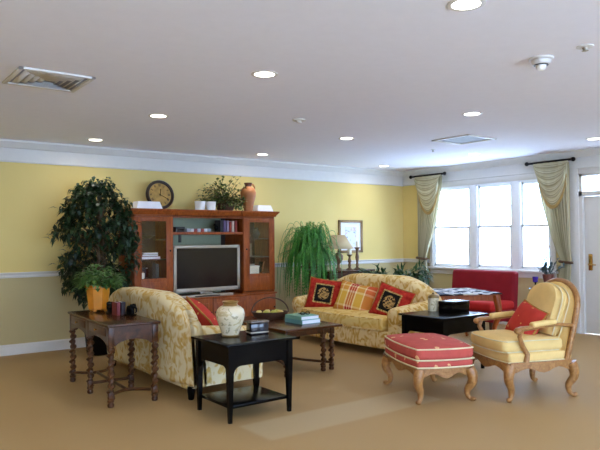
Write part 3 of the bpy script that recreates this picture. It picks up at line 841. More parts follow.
MB().lathe([(.03, 0), (.06, .05), (.055, .1), (.03, .14), (.04, .165), (.03, .165), (0, .15)], seg=18).build('body', plain('dark_glaze', C(54, 56, 52), .25), t)
t = thing('bowl', (5.10, 8.15, 1.4405), 'small tan bowl on the top shelf of the jug side cabinet', 'bowl')
MB().lathe([(.03, 0), (.035, .006), (.07, .05), (.075, .055), (.065, .05), (.03, .012), (0, .012)], seg=18).build('body', M_pine, t)

# ------------------------------------------------------------------ sofas
def sofa(loc, rz, label, m, mseat):
    t = thing('sofa', loc, label, 'sofa', rz)
    L, D = 2.15, .86; hl = L/2
    def bow(x): return .07*(1-(x/(hl-.2))**2)
    # upholstered base
    w = MB()
    def f(x, y, z):
        if y < 0: y -= bow(x)*min(1, -y/(D/2-.05))
        return (x, y, z)
    w.soft((0, 0, .20), (L-.26, D-.1, .22), .03, f, n=12)
    w.build('base', m, t)
    # seat cushion
    w = MB()
    def f2(x, y, z):
        if y < 0: y -= bow(x)*1.1*min(1, -y/.3)
        z += .03*(1-(x/(hl-.24))**2)*(1-(y/.36)**2) if z > 0 else 0
        return (x, y, z)
    w.soft((0, -.085, .385), (L-.50, .66, .16), .06, f2, n=12)
    sc = w.build('seat_cushion', mseat, t)
    for zz in (.325, .452):
        pts = [(x, -.085-.325-bow(x)*1.1-(.012 if zz < .4 else .0), zz) for x in [(-(hl-.27)+i*(2*(hl-.27))/20) for i in range(21)]]
        MB().tube(pts, .007, 6).build('piping', m, sc)
    # back with rounded shoulders
    w = MB(); H = .93
    def top(x):
        a = abs(x); s = hl-.62
        if a <= s: return H
        k = min(1, (a-s)/(hl-s)); return .60+(H-.60)*sqrt(max(0, 1-k**1.2))
    def f3(x, y, z):
        z = z+.41                                    # 0..0.82 -> stretch
        k = z/.82; zz = .11+(top(x)-.11)*k
        y = y+(.03 if y > 0 else -.05*max(0, 1-abs(k-.55)*1.6)*(1-(x/hl)**4))-.03*(1-k)
        e = max(0, abs(x)-(hl-.5))/.5
        y -= .10*e*e*(1 if y > 0 else -.6)
        return (x, y, zz)
    w.soft((0, .33, 0), (L, .2, .82), .07, f3, n=20)
    w.build('backrest', m, t)
    # rolled arms
    for s in (-1, 1):
        prof = []
        cx, cz, r = hl-.11, .485, .115
        prof += [(hl-.21, .12), (hl-.035, .12), (hl-.03, .38)]
        for i in range(15):
            a = -1.0+i*(pi+1.7)/14; prof.append((cx+r*cos(a), cz+r*sin(a)))
        prof.append((hl-.205, .40))
        w = MB(); w.prism([(s*a, b) for a, b in prof], 1, -.385, .30, bev=.02)
        for v in w.bm.verts:
            k = (v.co.y+.385)/.685
            if v.co.z > .3: v.co.z += .06*k*k
        arm = w.build('arm', m, t)
        w = MB(); w.lathe([(0, .012), (.07, .010), (.085, 0), (0, 0)], seg=24, M=Matrix.Translation((s*cx, -.388, cz)) @ Matrix.Rotation(pi/2, 4, 'X'))
        w.build('scroll', m, arm)
    for sx in (-1, 1):
        for y0 in (-.36, .33):
            MB().lathe([(.02, 0), (.028, .01), (.034, .07), (.036, .12)], (sx*(hl-.12), y0, 0), 14).build('leg', M_black, t)
    return t
sofa((2.93, 6.06, 0), pi/2, 'cream and gold damask sofa seen from its back, behind the black end table', M_dam1, M_seat)
sofa((5.73, 6.27, 0), -pi/2, 'gold damask sofa facing the coffee table, with three throw pillows', M_dam2, M_seat)

def pillow(loc, rz, tilt, roll, W, H, T_, mat, label, border=None, name='throw_pillow', cat='pillow'):
    t = thing(name, loc, label, cat, rz)
    t.rotation_euler = (tilt, roll, rz); t.rotation_mode = 'XYZ'
    w = MB(); n = 14
    def P(u, v, s):
        x, z = (u*2-1), (v*2-1)
        e = max(0, (1-x**4)*(1-z**4))**.55
        k = 1-.06*(1-abs(x)**3)*abs(z)**6*0 
        pin = 1-.07*(1-z*z)*1; pin2 = 1-.07*(1-x*x)
        return Vector((x*W/2*pin, s*T_/2*e, z*H/2*pin2))
    for s in (-1, 1): w.grid(n, n, lambda u, v: P(u, v, s))
    bmesh.ops.remove_doubles(w.bm, verts=w.bm.verts[:], dist=.0005)
    w.build('pillow_cover', mat, t)
    if border:
        pts = [P(i/n, 0, 1) for i in range(n)]+[P(1, i/n, 1) for i in range(n)]+[P(1-i/n, 1, 1) for i in range(n)]+[P(0, 1-i/n, 1) for i in range(n)]
        MB().tube(pts, .009, 6, closed=True).build('cord_trim', border, t)
    return t
# on the facing sofa (faces -X): pillow normal along X
pillow((5.58, 6.87, .64), radians(-58), radians(-18), radians(7), .52, .45, .16, M_tap, 'red tapestry pillow with black medallion at the fern end of the sofa', M_fringe)
pillow((5.62, 6.28, .625), radians(-74), radians(-22), radians(9), .58, .43, .16, M_plaid, 'red, gold and cream plaid pillow in the middle of the sofa')
pillow((5.62, 5.60, .61), radians(-78), radians(-20), radians(15), .52, .44, .16, M_tap, 'red pillow with black medallion leaning at the sofa arm by the black table', M_fringe)
pillow((3.02, 5.56, .60), pi/2, radians(-40), radians(-22), .50, .46, .17, M_redleaf, 'red pillow with gold fringe on the sofa seen from behind', M_fringe)

# ------------------------------------------------------------------ barley twist furniture
def twist_leg(w, x, y, z0, z1, r=.024, turns=4.5, foot=True, ph=0):
    f = .07 if foot else .0
    if foot:
        w.lathe([(.012, 0), (.026, .006), (.03, .025), (.022, .042), (.03, .05), (.03, .066), (.018, .072)], (x, y, z0), 14)
    n = 60; seg = 12; vs = []; fs = []
    for i in range(n+1):
        k = i/n; z = z0+f+(z1-z0-f)*k; a0 = ph+k*turns*2*pi
        for s in range(seg):
            a = 2*pi*s/seg; ox, oy = .010*cos(a0), .010*sin(a0)
            rr = r*(.80+.27*cos(2*(a-a0)))
            vs.append((x+rr*cos(a)+ox*.5, y+rr*sin(a)+oy*.5, z))
    for i in range(n):
        for s in range(seg): fs.append([i*seg+s, i*seg+(s+1) % seg, (i+1)*seg+(s+1) % seg, (i+1)*seg+s])
    fs.append(list(reversed(range(seg)))); fs.append([n*seg+s for s in range(seg)])
    w.faces(vs, fs)
def arch_apron(w, a0, a1, z0, z1, place, th=.022, arch=.05):
    n = 14; poly = [(a0, z1), (a0, z0)]
    for i in range(n+1):
        k = i/n; x = a0+.03+(a1-a0-.06)*k; poly.append((x, z0+arch*sin(pi*k)**.6))
    poly += [(a1, z0), (a1, z1)]
    ax, p0 = place; w.prism(poly, ax, p0, p0+th)
t = thing('console_table', (2.159, 5.89, 0), 'dark carved walnut console table with six barley-twist legs behind the sofa', 'table', radians(-2.4))
hx, hy, ht_ = .196, .605, .708
w = MB(); w.box(-.236, .236, -.655, .655, ht_-.022, ht_, .007, seg=3); w.build('tabletop', M_walnut_top, t)
w = MB()
for s in (-1, 1):
    for (a, b) in ((-.605, 0), (0, .605)): arch_apron(w, a, b, .52, ht_-.022, (0, s*.21-.011), arch=.055)
    arch_apron(w, -.19, .19, .52, ht_-.022, (1, s*.608-.011), arch=.05)
w.build('apron', M_walnut, t)
for (a, b) in ((-.55, -.07), (.07, .55)):
    d = MB().box(-.228, -.218, a, b, .60, .672, .004).build('drawer', M_walnut, t)
    MB().lathe([(.006, 0), (.006, .012), (.012, .016), (.012, .022), (0, .026)], seg=10, M=Matrix.Translation((-.228, (a+b)/2, .636)) @ Matrix.Rotation(-pi/2, 4, 'Y')).build('knob', M_brass, d)
for sx in (-1, 1):
    for y in (-1, 0, 1):
        w = MB(); twist_leg(w, sx*hx, y*hy, 0, .53, .031, 4.5, ph=y)
        w.box(sx*hx-.026, sx*hx+.026, y*hy-.026, y*hy+.026, .525, ht_-.022, .004).box(sx*hx-.024, sx*hx+.024, y*hy-.024, y*hy+.024, .075, .125, .004)
        w.build('leg', M_walnut, t)
for s in (-1, 1):
    w = MB(); pts = []
    for i in range(13):
        k = i/12; pts.append((-hx+2*hx*k, s*(hy-.02-.13*sin(pi*k)), .098))
    w.tube(pts, .014, 8); w.build('stretcher', M_walnut, t)
MB().tube([(-hx, 0, .098), (0, 0, .098), (hx, 0, .098)], .014, 8).tube([(0, -hy+.15, .098), (0, 0, .098), (0, hy-.15, .098)], .014, 8).build('stretcher', M_walnut, t)

# bookends and books on the console
def bookend(x, y, rz, label):
    t = thing('bookend', (x, y, ZT), label, 'bookend', rz)
    MB().box(-.05, .05, -.035, .035, 0, .014, .004).build('base', M_black, t)
    w = MB(); w.soft((0, 0, .065), (.085, .05, .06), .024, n=3)
    for (a, b) in ((-.028, -.012), (-.028, .012), (.026, -.012), (.026, .012)): w.tube([(a, b, .012), (a, b, .06)], [.011, .012], 8)
    w.build('body', M_black, t)
    w = MB(); w.sphere((.045, 0, .092), (.024, .026), 12)
    w.tube([(.06, 0, .09), (.08, 0, .07), (.082, 0, .045), (.07, 0, .03)], [.012, .010, .008, .006], 8)
    for s in (-1, 1): w.sphere((.036, s*.024, .095), (.012, .02), 8)
    w.build('head', M_black, t); return t
bookend(2.235, 6.08, radians(100), 'black animal bookend beside the orange pot')
bookend(2.315, 5.80, radians(-70), 'black animal bookend in front of the dark books on the console')
t = book(2.225, 5.93, ZT+.0003, .035, .13, .125, C(120, 30, 34), 'dark red book standing between the black bookends')
t = book(2.275, 5.94, ZT+.0003, .045, .13, .125, C(44, 26, 30), 'dark maroon book standing behind the red spined one on the console')

# coffee table
ct = thing('coffee_table', (4.09, 5.83, 0), 'dark walnut coffee table with paired twisted legs between the two sofas', 'table')
w = MB(); w.box(-.38, .38, -.63, .63, .475, .5, .007, seg=3); w.build('tabletop', M_walnut_top, ct)
w = MB()
for s in (-1, 1):
    w.box(s*.30-.011, s*.30+.011, -.54, .54, .41, .476); w.box(-.30, .30, s*.53-.011, s*.53+.011, .41, .476)
w.build('apron', M_walnut, ct)
for sx in (-1, 1):
    for sy in (-1, 1):
        for dx in ((0, .115) if sx > 0 else (0,)):
            w = MB(); x = sx*(.30-dx); y = sy*.53
            twist_leg(w, x, y, 0, .40, .030, 3.2, ph=dx*20); w.box(x-.026, x+.026, y-.026, y+.026, .395, .476, .004); w.build('leg', M_walnut, ct)
for s in (-1, 1):
    pts = [(s*(.30-.20*sin(pi*i/12)), -.53+1.06*i/12, .085) for i in range(13)]
    MB().tube(pts, .014, 8).build('stretcher', M_walnut, ct)
# basket with fruit
ZCt = .5003
t = thing('wicker_basket', (4.13, 6.10, ZCt), 'dark oval wicker basket with tall hoop handle on the coffee table', 'basket', radians(-32))
w = MB()
Mo = Matrix.Scale(1.45, 4, (1, 0, 0))
w.lathe([(.0, .004), (.10, .0), (.125, .02), (.145, .07), (.15, .085), (.142, .085), (.128, .05), (.11, .015), (0, .012)], seg=32, M=Mo, wob=lambda a, z: 1+.012*sin(a*32))
w.build('bowl', M_wick, t)
w = MB(); w.tube([(.215*cos(pi*i/16), 0, .075+.17*sin(pi*i/16)) for i in range(17)], .008, 8); w.build('handle', M_wick, t)
fr = [(-.13, -.02, 'yellow'), (-.05, -.05, 'green'), (.04, -.03, 'green'), (.12, -.01, 'yellow'), (-.03, .05, 'yellow'), (.08, .05, 'green')]
for i, (x, y, c) in enumerate(fr):
    o = MB(); o.lathe([(.004, 0), (.02, .003), (.036, .025), (.036, .045), (.022, .062), (.006, .06), (0, .055)], seg=16)
    st = o.build('fruit', plain('apple_%s' % c, C(190, 186, 84) if c == 'green' else C(218, 190, 110), .4, var=.12))
    st.location = (4.13+x*cos(-.56)-y*sin(-.56), 6.10+x*sin(-.56)+y*cos(-.56), ZCt+.037); tag(st, '%s-skinned fruit lying in the wicker basket' % c, 'fruit', 'fruit in the basket, '+c)
t = book(4.23, 5.60, ZCt, .26, .32, .045, C(96, 150, 150), 'large teal book under another on the coffee table')
t = book(4.22, 5.60, ZCt+.0453, .25, .30, .04, C(120, 170, 150), 'pale green book topmost of the pile on the coffee table')
t = thing('eyeglasses', (4.24, 5.58, ZCt+.0856), 'black folded eyeglasses lying on the pale green book', 'glasses')
w = MB()
for s in (-1, 1): w.tube([(s*.035+.028*cos(a*pi/8), -.01+.004*sin(a*pi/8), .018+.016*sin(a*pi/8)) for a in range(16)], .004, 6, closed=True)
w.tube([(-.01, -.01, .022), (.01, -.01, .022)], .003, 6); w.build('rims', M_black, t)
MB().tube([(-.063, -.008, .02), (-.06, .03, .012), (.05, .045, .006)], .004, 6).tube([(.063, -.008, .02), (.06, .03, .01), (-.04, .035, .006)], .004, 6).build('temple_arms', M_black, t)

# ------------------------------------------------------------------ black end tables
def end_table(loc, W, D, H, label):
    t = thing('end_table', loc, label, 'table')
    a, b = W/2, D/2
    w = MB(); w.box(-a, a, -b, b, H-.02, H, .005); w.box(-a+.05, a-.05, -b+.05, b-.05, H-.002, H+.001); w.build('tabletop', M_black, t)
    w = MB(); ia, ib = a-.055, b-.05; z0 = H-.18
    for s in (-1, 1):
        for (ax, e, o) in ((1, ia, s*ib), (0, ib, s*ia)):
            n = 10; poly = [(-e, H-.02), (-e, z0-.07)]
            for i in range(n+1): q = i/n*pi/2; poly.append((-e+.03+.07*(1-cos(q)), z0-.07+.07*sin(q)))
            for i in range(n+1): q = (1-i/n)*pi/2; poly.append((e-.03-.07*(1-cos(q)), z0-.07+.07*sin(q)))
            poly += [(e, z0-.07), (e, H-.02)]
            w.prism(poly, ax, o-.01, o+.01)
    w.build('apron', M_black, t)
    for sx in (-1, 1):
        for sy in (-1, 1):
            w = MB(); x, y = sx*ia, sy*ib; r1, r0_ = .024, .014
            vs = [(x+p*r0_, y+q*r0_, 0) for p, q in ((-1, -1), (1, -1), (1, 1), (-1, 1))]+[(x+p*r1, y+q*r1, H-.2) for p, q in ((-1, -1), (1, -1), (1, 1), (-1, 1))]+[(x+p*r1, y+q*r1, H-.02) for p, q in ((-1, -1), (1, -1), (1, 1), (-1, 1))]
            fs = [[3, 2, 1, 0], [8, 9, 10, 11]]
            for k in (0, 4):
                for i in range(4): fs.append([k+i, k+(i+1) % 4, k+4+(i+1) % 4, k+4+i])
            w.faces(vs, fs); w.build('leg', M_black, t, ang=20)
    MB().box(-ia+.005, ia-.005, -ib+.005, ib-.005, .105, .13, .004).build('lower_shelf', M_black, t)
    return t
ET = .615
end_table((2.785, 4.51, 0), .675, .60, ET, 'black square end table with lower shelf holding the floral vase')
end_table((5.395, 4.59, 0), .75, .64, .6, 'black end table behind the coral ottoman, holding a white canister')
# floral vase
t = thing('vase', (2.711, 4.60, ET+.0015), 'cream floral ginger-jar vase with gold rim on the black end table', 'vase')
MB().lathe([(.0, 0), (.066, 0), (.07, .008), (.085, .06), (.115, .14), (.122, .185), (.112, .225), (.082, .25), (.07, .255)], seg=36).build('body', M_vase, t)
MB().lathe([(.07, .25), (.058, .272), (.066, .284), (.07, .290), (.062, .295), (.054, .285), (.055, .26), (0, .25)], seg=36).build('rim', M_vgold, t)
MB().lathe([(.068, 0), (.072, .004), (.074, .014), (.07, .018)], seg=36).build('foot_ring', M_vgold, t)
# glass trinket box
t = thing('trinket_box', (2.955, 4.56, ET+.0015), 'small dark glossy glass box with pale bands beside the floral vase', 'box', radians(-6))
MB().box(-.085, .085, -.05, .05, .0, .095, .008).build('body', plain('dark_glass', C(44, 44, 50), .12, var=.2), t)
for (a, b) in ((.012, .024),): MB().box(-.0865, .0865, -.0515, .0515, a, b, .003).build('band', M_silver, t)
MB().box(-.088, .088, -.053, .053, .095, .116, .006).build('lid', plain('box_lid', C(96, 84, 74), .2, var=.2), t)
# canister and boxes on the other end table
t = thing('canister', (5.49, 4.81, .6013), 'white ceramic canister with brown lid on the black table by the sofa arm', 'canister')
MB().lathe([(.06, 0), (.063, .01), (.063, .145), (.058, .15)], seg=28).build('body', floral_mat('canister_glaze', C(214, 204, 176), C(190, 178, 146), C(172, 160, 128), 20), t)
MB().lathe([(.064, .148), (.064, .16), (.05, .178), (.015, .188), (.014, .203), (0, .207)], seg=28).build('lid', plain('canister_lid', C(132, 108, 62), .4, var=.2), t)
def blackbox(x, y, z, w_, d_, h, top, label, rz=0):
    t = thing('keepsake_box', (x, y, z), label, 'box', rz)
    MB().box(-w_/2, w_/2, -d_/2, d_/2, 0, h*.7, .005).build('body', M_black, t)
    MB().box(-w_/2-.003, w_/2+.003, -d_/2-.003, d_/2+.003, h*.7, h, .005).build('lid', top, t)
blackbox(5.61, 4.615, .6013, .30, .19, .12, M_black, 'black lidded box on the end table next to the white canister')

# ------------------------------------------------------------------ bergere armchair and ottoman
TH = atan2(-.91, -.41)
def cabriole(w, x, y, ztop, dx, dy, r=.03):
    """S-curved leg; (dx,dy) is the outward direction"""
    pts = []; rad = []
    for i in range(15):
        k = i/14; z = ztop*(1-k)
        off = .030*sin(pi*min(1, k*1.6))*(1 if k < .63 else 0) - .022*sin(pi*max(0, (k-.45)/.55)) + .03*max(0, (k-.85)/.15)**1.5
        pts.append((x+dx*off, y+dy*off, max(z, .012))); rad.append((.038*(1-k)**.8+.014 if k < .9 else .017+.004*(k-.9)*10))
    w.tube(pts, rad, 12)
    w.sphere((x+dx*.034, y+dy*.034, .02), (.024, .02), 12)
ch = thing('armchair', (5.175, 3.475, 0), 'carved wood bergere armchair upholstered in gold fabric, beside the white door', 'armchair', TH)
fx, bx, fy, by = .335, .29, -.32, .31
for (x, y, dx, dy) in ((-fx, fy, -.6, -.8), (fx, fy, .6, -.8), (-bx, by, -.4, .9), (bx, by, .4, .9)):
    w = MB(); cabriole(w, x, y, .30, dx, dy); w.build('leg', M_oak, ch)
# seat rail: serpentine apron
w = MB()
def railp(k): return .265-.02*cos(2*pi*k)
def rail_strip(p, q, out):
    n = 12; P0, P1 = Vector(p), Vector(q); o = Vector(out); vs = []; fs = []
    for i in range(n+1):
        k = i/n; c = P0.lerp(P1, k)+o*.035*sin(pi*k); zb = .262-.022*cos(4*pi*k)*1.0
        for (d, z) in ((0, zb), (.022, zb), (.022, .335), (0, .335)): vs.append((c.x-o.x*d, c.y-o.y*d, z))
    for i in range(n):
        for s in range(4): fs.append([i*4+s, i*4+(s+1) % 4, (i+1)*4+(s+1) % 4, (i+1)*4+s])
    fs += [[0, 1, 2, 3], [n*4+3, n*4+2, n*4+1, n*4]]
    w.faces(vs, fs)
rail_strip((-fx, fy-.02), (fx, fy-.02), (0, -1)); rail_strip((fx+.015, fy), (bx+.015, by), (1, 0)); rail_strip((-fx-.015, fy), (-bx-.015, by), (-1, 0)); rail_strip((-bx, by+.01), (bx, by+.01), (0, 1))
w.build('seat_rail', M_oak, ch)
def taper(x, y): return x*(1-.16*(y+.32)/.64)
w = MB(); w.soft((0, -.0, .37), (.69, .66, .085), .03, lambda x, y, z: (taper(x, y), y-(.035*(1-(x/.35)**2) if y < 0 else 0)*min(1, abs(y)/.3), z), n=10); sb = w.build('seat_base', M_gold, ch)
pts = []
for i in range(17): x = -.34+.68*i/16; pts.append((x, -.335-.035*(1-(x/.35)**2), .335))
w = MB(); w.tube([(taper(-.352, .3), .3, .335)]+pts+[(taper(.352, .3), .3, .335)], .0055, 6); w.build('piping', M_cord, sb)
w = MB(); w.soft((0, -.045, .465), (.64, .62, .12), .05, lambda x, y, z: (taper(x, y), y-(.045*(1-(x/.33)**2) if y < 0 else 0)*min(1, abs(y)/.3), z+(.03*(1-(x/.32)**2)*(1-(y/.31)**2) if z > 0 else 0)), n=10)
sc = w.build('seat_cushion', M_gold, ch)
for zz in (.418, .512):
    pts = [(taper(-.322, .2), .2, zz)]+[(x*1.0, -.352-.045*(1-(x/.33)**2)+.03*(abs(x)/.31)**8, zz) for x in [-.31+.62*i/16 for i in range(17)]]+[(taper(.322, .2), .2, zz)]
    MB().tube(pts, .0055, 6).build('piping', M_cord, sc)
# back: wooden frame loop with padded panel, raked
RK = Matrix.Translation((0, .27, .36)) @ Matrix.Rotation(radians(-13), 4, 'X')
def loop(sw, hh, n=40):
    pts = []
    for i in range(n+1):
        k = i/n
        if k < .25: pts.append((-sw-.015*sin(k*4*pi/2), 0, hh*.62*k*4))
        elif k > .75: pts.append((sw+.015*sin((1-k)*4*pi/2), 0, hh*.62*(1-k)*4))
        else:
            a = pi*(k-.25)*2; pts.append((-(sw+.015)*cos(a), 0, hh*.62+hh*.38*sin(a)**.85 if 0 < k else 0))
    return pts
w = MB(); w.tube([RK @ Vector((x, .0, z-.03)) for x, y, z in loop(.30, .70)], .026, 10); w.build('back_frame', M_oak, ch)
w = MB()
lp = loop(.285, .675)
def backpanel(sgn, yo, bulge):
    vs = []; n = len(lp)//2
    rows = []
    for i in range(n+1):
        a, b = lp[i], lp[len(lp)-1-i]; row = []
        for j in range(13):
            k = j/12; x = a[0]+(b[0]-a[0])*k; z = a[2]+(b[2]-a[2])*k
            e = sqrt(max(0, 1-(2*k-1)**4))*sqrt(max(0, 1-(i/n)**6))
            row.append(RK @ Vector((x, yo+sgn*bulge*e, z-.02)))
        rows.append(row)
    vs = [p for r in rows for p in r]
    w.faces(vs, [[i*13+j, i*13+j+1, (i+1)*13+j+1, (i+1)*13+j] for i in range(n) for j in range(12)])
backpanel(-1, -.006, .05); backpanel(1, .006, .03)
w.build('backrest', M_gold, ch)
# loose back cushion
w = MB()
lp2 = loop(.25, .47)
Mc = RK @ Matrix.Translation((0, -.125, .15)) @ Matrix.Rotation(radians(-5), 4, 'X')
n = len(lp2)//2
for sgn in (-1, 1):
    vs = []
    for i in range(n+1):
        a, b = lp2[i], lp2[len(lp2)-1-i]
        for j in range(13):
            k = j/12; x = a[0]+(b[0]-a[0])*k; z = a[2]+(b[2]-a[2])*k
            e = max(0, 1-(2*k-1)**6)**.5*max(0, 1-(i/n)**8)**.5*(.55+.45*min(1, i/3))
            vs.append(Mc @ Vector((x, sgn*.085*e, z)))
    w.faces(vs, [[i*13+j, i*13+j+1, (i+1)*13+j+1, (i+1)*13+j] for i in range(n) for j in range(12)])
bmesh.ops.remove_doubles(w.bm, verts=w.bm.verts[:], dist=.0005)
bc = w.build('back_cushion', M_gold, ch)
MB().tube([Mc @ Vector((x, -.03, z)) for x, y, z in loop(.252, .473)], .0055, 6).build('piping', M_cord, bc)
MB().tube([Mc @ Vector((x, .04, z)) for x, y, z in loop(.252, .473)], .0055, 6).build('piping', M_cord, bc)
# arms
for s in (-1, 1):
    w = MB()
    bk_ = RK @ Vector((s*.31, 0, .28))
    pts = [bk_, Vector((s*.325, .12, .655)), Vector((s*.345, -.02, .64)), Vector((s*.355, -.14, .632)), Vector((s*.358, -.22, .628)), Vector((s*.36, -.262, .615)), Vector((s*.36, -.27, .595))]
    w.tube(pts, [.022, .022, .024, .026, .028, .03, .022], 10, flat=.8)
    w.sphere((s*.36, -.255, .612), (.034, .03), 12)
    w.tube([(s*.358, -.215, .62), (s*.352, -.235, .56), (s*.335, -.19, .47), (s*.335, -.15, .40), (s*.345, -.17, .33)], [.022, .02, .02, .024, .026], 10)
    arm = w.build('arm', M_oak, ch)
    MB().soft((0, 0, 0), (.07, .26, .045), .02, n=4, M=Matrix.Translation((s*.336, .01, .668)) @ Matrix.Rotation(radians(5), 4, 'X') @ Matrix.Rotation(radians(s*6), 4, 'Z')).build('arm_pad', M_gold, arm)
pillow((5.20, 3.44, .635), TH, radians(-30), radians(14), .38, .35, .15, M_redleaf, 'small red pillow with gold leaf motifs on the gold armchair', M_fringe)

# ottoman
ot = thing('ottoman', (4.445, 3.985, 0), 'coral red patterned ottoman on carved wooden legs in front of the armchair', 'ottoman', TH)
hx_, hy_ = .375, .235
for sx in (-1, 1):
    for sy in (-1, 1):
        w = MB(); cabriole(w, sx*hx_, sy*hy_, .28, sx*.7, sy*.7); w.build('leg', M_oak, ot)
w = MB()
rail_strip((-hx_, -hy_-.01), (hx_, -hy_-.01), (0, -1)); rail_strip((-hx_, hy_+.01), (hx_, hy_+.01), (0, 1)); rail_strip((hx_+.01, -hy_), (hx_+.01, hy_), (1, 0)); rail_strip((-hx_-.01, -hy_), (-hx_-.01, hy_), (-1, 0))
for v in w.bm.verts: v.co.z -= .025
w.build('wood_rail', M_oak, ot)
def serp(x, y):
    bx_ = .035*(1-(x/.40)**2) ; bz = .03*(1-(y/.26)**2)
    return (x+(bz if x > 0 else -bz)*min(1, abs(x)/.36), y+(bx_ if y > 0 else -bx_)*min(1, abs(y)/.22))
w = MB(); w.soft((0, 0, .34), (.80, .52, .06), .02, lambda x, y, z: (*serp(x, y), z), n=12); w.build('seat_base', M_coral, ot)
w = MB(); w.soft((0, 0, .425), (.82, .54, .105), .04, lambda x, y, z: (*serp(x, y), z+(.035*(1-(x/.42)**2)*(1-(y/.28)**2) if z > 0 else 0)), n=12); cu = w.build('cushion', M_coral, ot)
def ring(a, b, z):
    pts = []
    m = 14
    for i in range(m): pts.append((-a+2*a*i/m, -b))
    for i in range(m): pts.append((a, -b+2*b*i/m))
    for i in range(m): pts.append((a-2*a*i/m, b))
    for i in range(m): pts.append((-a, b-2*b*i/m))
    return [(*serp(x, y), z) for x, y in pts]
for a, b, z_ in ((.402, .262, .312), (.405, .265, .376), (.400, .26, .468)):
    MB().tube(ring(a, b, z_), .007, 6, closed=True).build('piping', M_cord, cu)

# ------------------------------------------------------------------ settee, game table, window side table
st_ = thing('settee', (8.05, 6.22, 0), 'red high-backed settee in front of the window', 'settee', -pi/2)
w = MB(); w.soft((0, .22, .53), (1.19, .16, .76), .05, lambda x, y, z: (x*(1-.02*(z+.35)), y+.07*(z/.7), z), n=8); w.build('backrest', M_red, st_)
w = MB(); w.soft((0, -.10, .41), (1.20, .58, .13), .05, n=8); w.build('seat_cushion', M_redseat, st_)
w = MB(); w.soft((0, -.09, .27), (1.22, .58, .16), .02, n=6); w.build('base', M_red, st_)
for sx in (-1, 1):
    for y in (-.33, .2): MB().lathe([(.018, 0), (.03, .2)], (sx*.54, y, 0), 12).build('leg', M_walnut, st_)

A = Vector((7.10, 5.04)); u = Vector((-.92, .39)).normalized(); v_ = Vector((.39, .92)).normalized()
Lg, Wg, Hg = .92, .92, .695
cG = A+u*Lg/2+v_*Wg/2
gt = thing('game_table', (cG.x, cG.y, 0), 'square wooden game table with curved legs in front of the red settee', 'table', atan2(-u.y, -u.x))
MB().box(-Lg/2, Lg/2, -Wg/2, Wg/2, Hg-.025, Hg-.004, .006).build('tabletop', M_cherry, gt)
w = MB(); q = Lg/2-.06
for s in (-1, 1): arch_apron(w, -q, q, Hg-.115, Hg-.025, (1, s*q-.011), arch=.02); arch_apron(w, -q, q, Hg-.115, Hg-.025, (0, s*q-.011), arch=.02)
w.build('apron', M_cherry, gt)
for sx in (-1, 1):
    for sy in (-1, 1):
        w = MB(); cabriole(w, sx*q, sy*q, Hg-.03, sx*.8, sy*.8); w.build('leg', M_cherry, gt)
w = MB()
def cl(a, b):
    x, y = (a*2-1)*.478, (b*2-1)*.478; m = Lg/2+.004
    X, Y = max(-m, min(m, x)), max(-m, min(m, y)); ex = abs(x-X)+abs(y-Y)
    drop = ex*1.0*(1+.0*sin(9*(x+y)))
    sgx = (1 if x > 0 else -1)*.006*(1+sin(30*y))*(1 if abs(x) > m else 0); sgy = (1 if y > 0 else -1)*.006*(1+sin(30*x))*(1 if abs(y) > m else 0)
    return Vector((X+sgx, Y+sgy, Hg-.001-drop))
w.grid(40, 40, cl)
cl_o = w.build('tablecloth', M_mosaic, solid=.0025)
cl_o.location = (cG.x, cG.y, 0.0); cl_o.rotation_euler = (0, 0, atan2(-u.y, -u.x)); tag(cl_o, 'glossy black and white printed cloth covering the game table', 'tablecloth')

t = thing('side_table', (8.42, 5.22, 0), 'small round dark pedestal table under the window behind the gold armchair', 'table')
MB().lathe([(0, .655), (.24, .655), (.25, .662), (.25, .672), (.24, .68), (0, .68)], seg=32).build('tabletop', M_black, t)
MB().lathe([(.16, 0), (.16, .03), (.05, .06), (.035, .15), (.05, .3), (.03, .45), (.05, .6), (.1, .655)], seg=24).build('pedestal', M_trim, t)
t = thing('vase_plant', (8.42, 5.19, .68), 'grey-green flowers in a reddish brown vase on the window side table', 'plant')
MB().lathe([(.04, 0), (.05, .01), (.055, .06), (.075, .15), (.08, .2), (.07, .205), (.06, .18), (0, .17)], seg=24).build('vase', plain('brown_glaze', C(112, 62, 52), .35, var=.15), t)
w = MB(); rr = random.Random(4)
for k in range(22):
    a = rr.uniform(0, 2*pi); el = rr.uniform(.5, 1.4); d = Vector((cos(a)*cos(el), sin(a)*cos(el), sin(el))); L = rr.uniform(.14, .32)
    p0 = Vector((0, 0, .17)); w.tube([p0, p0+d*L*.6, p0+d*L], [.003, .003, .002], 5)
    for q in range(9): leaf(w, p0+d*L*rr.uniform(.4, 1), d+rv(.8), Vector((0, 0, 1)), .06, .032)
w.build('foliage', M_blueg, t, recalc=False)
t = thing('candle_cup', (8.36, 5.36, .68), 'purple glass candle cup on a dark stem beside the brown vase', 'candle holder')
MB().lathe([(.04, 0), (.04, .008), (.01, .02), (.012, .07), (.03, .08), (0, .085)], seg=18).build('stem', M_black, t)
MB().lathe([(.0, .08), (.035, .082), (.042, .16), (.038, .16), (.032, .09), (0, .09)], seg=18).build('cup', plain('purple_glass', C(74, 50, 150), .2, var=.1), t)

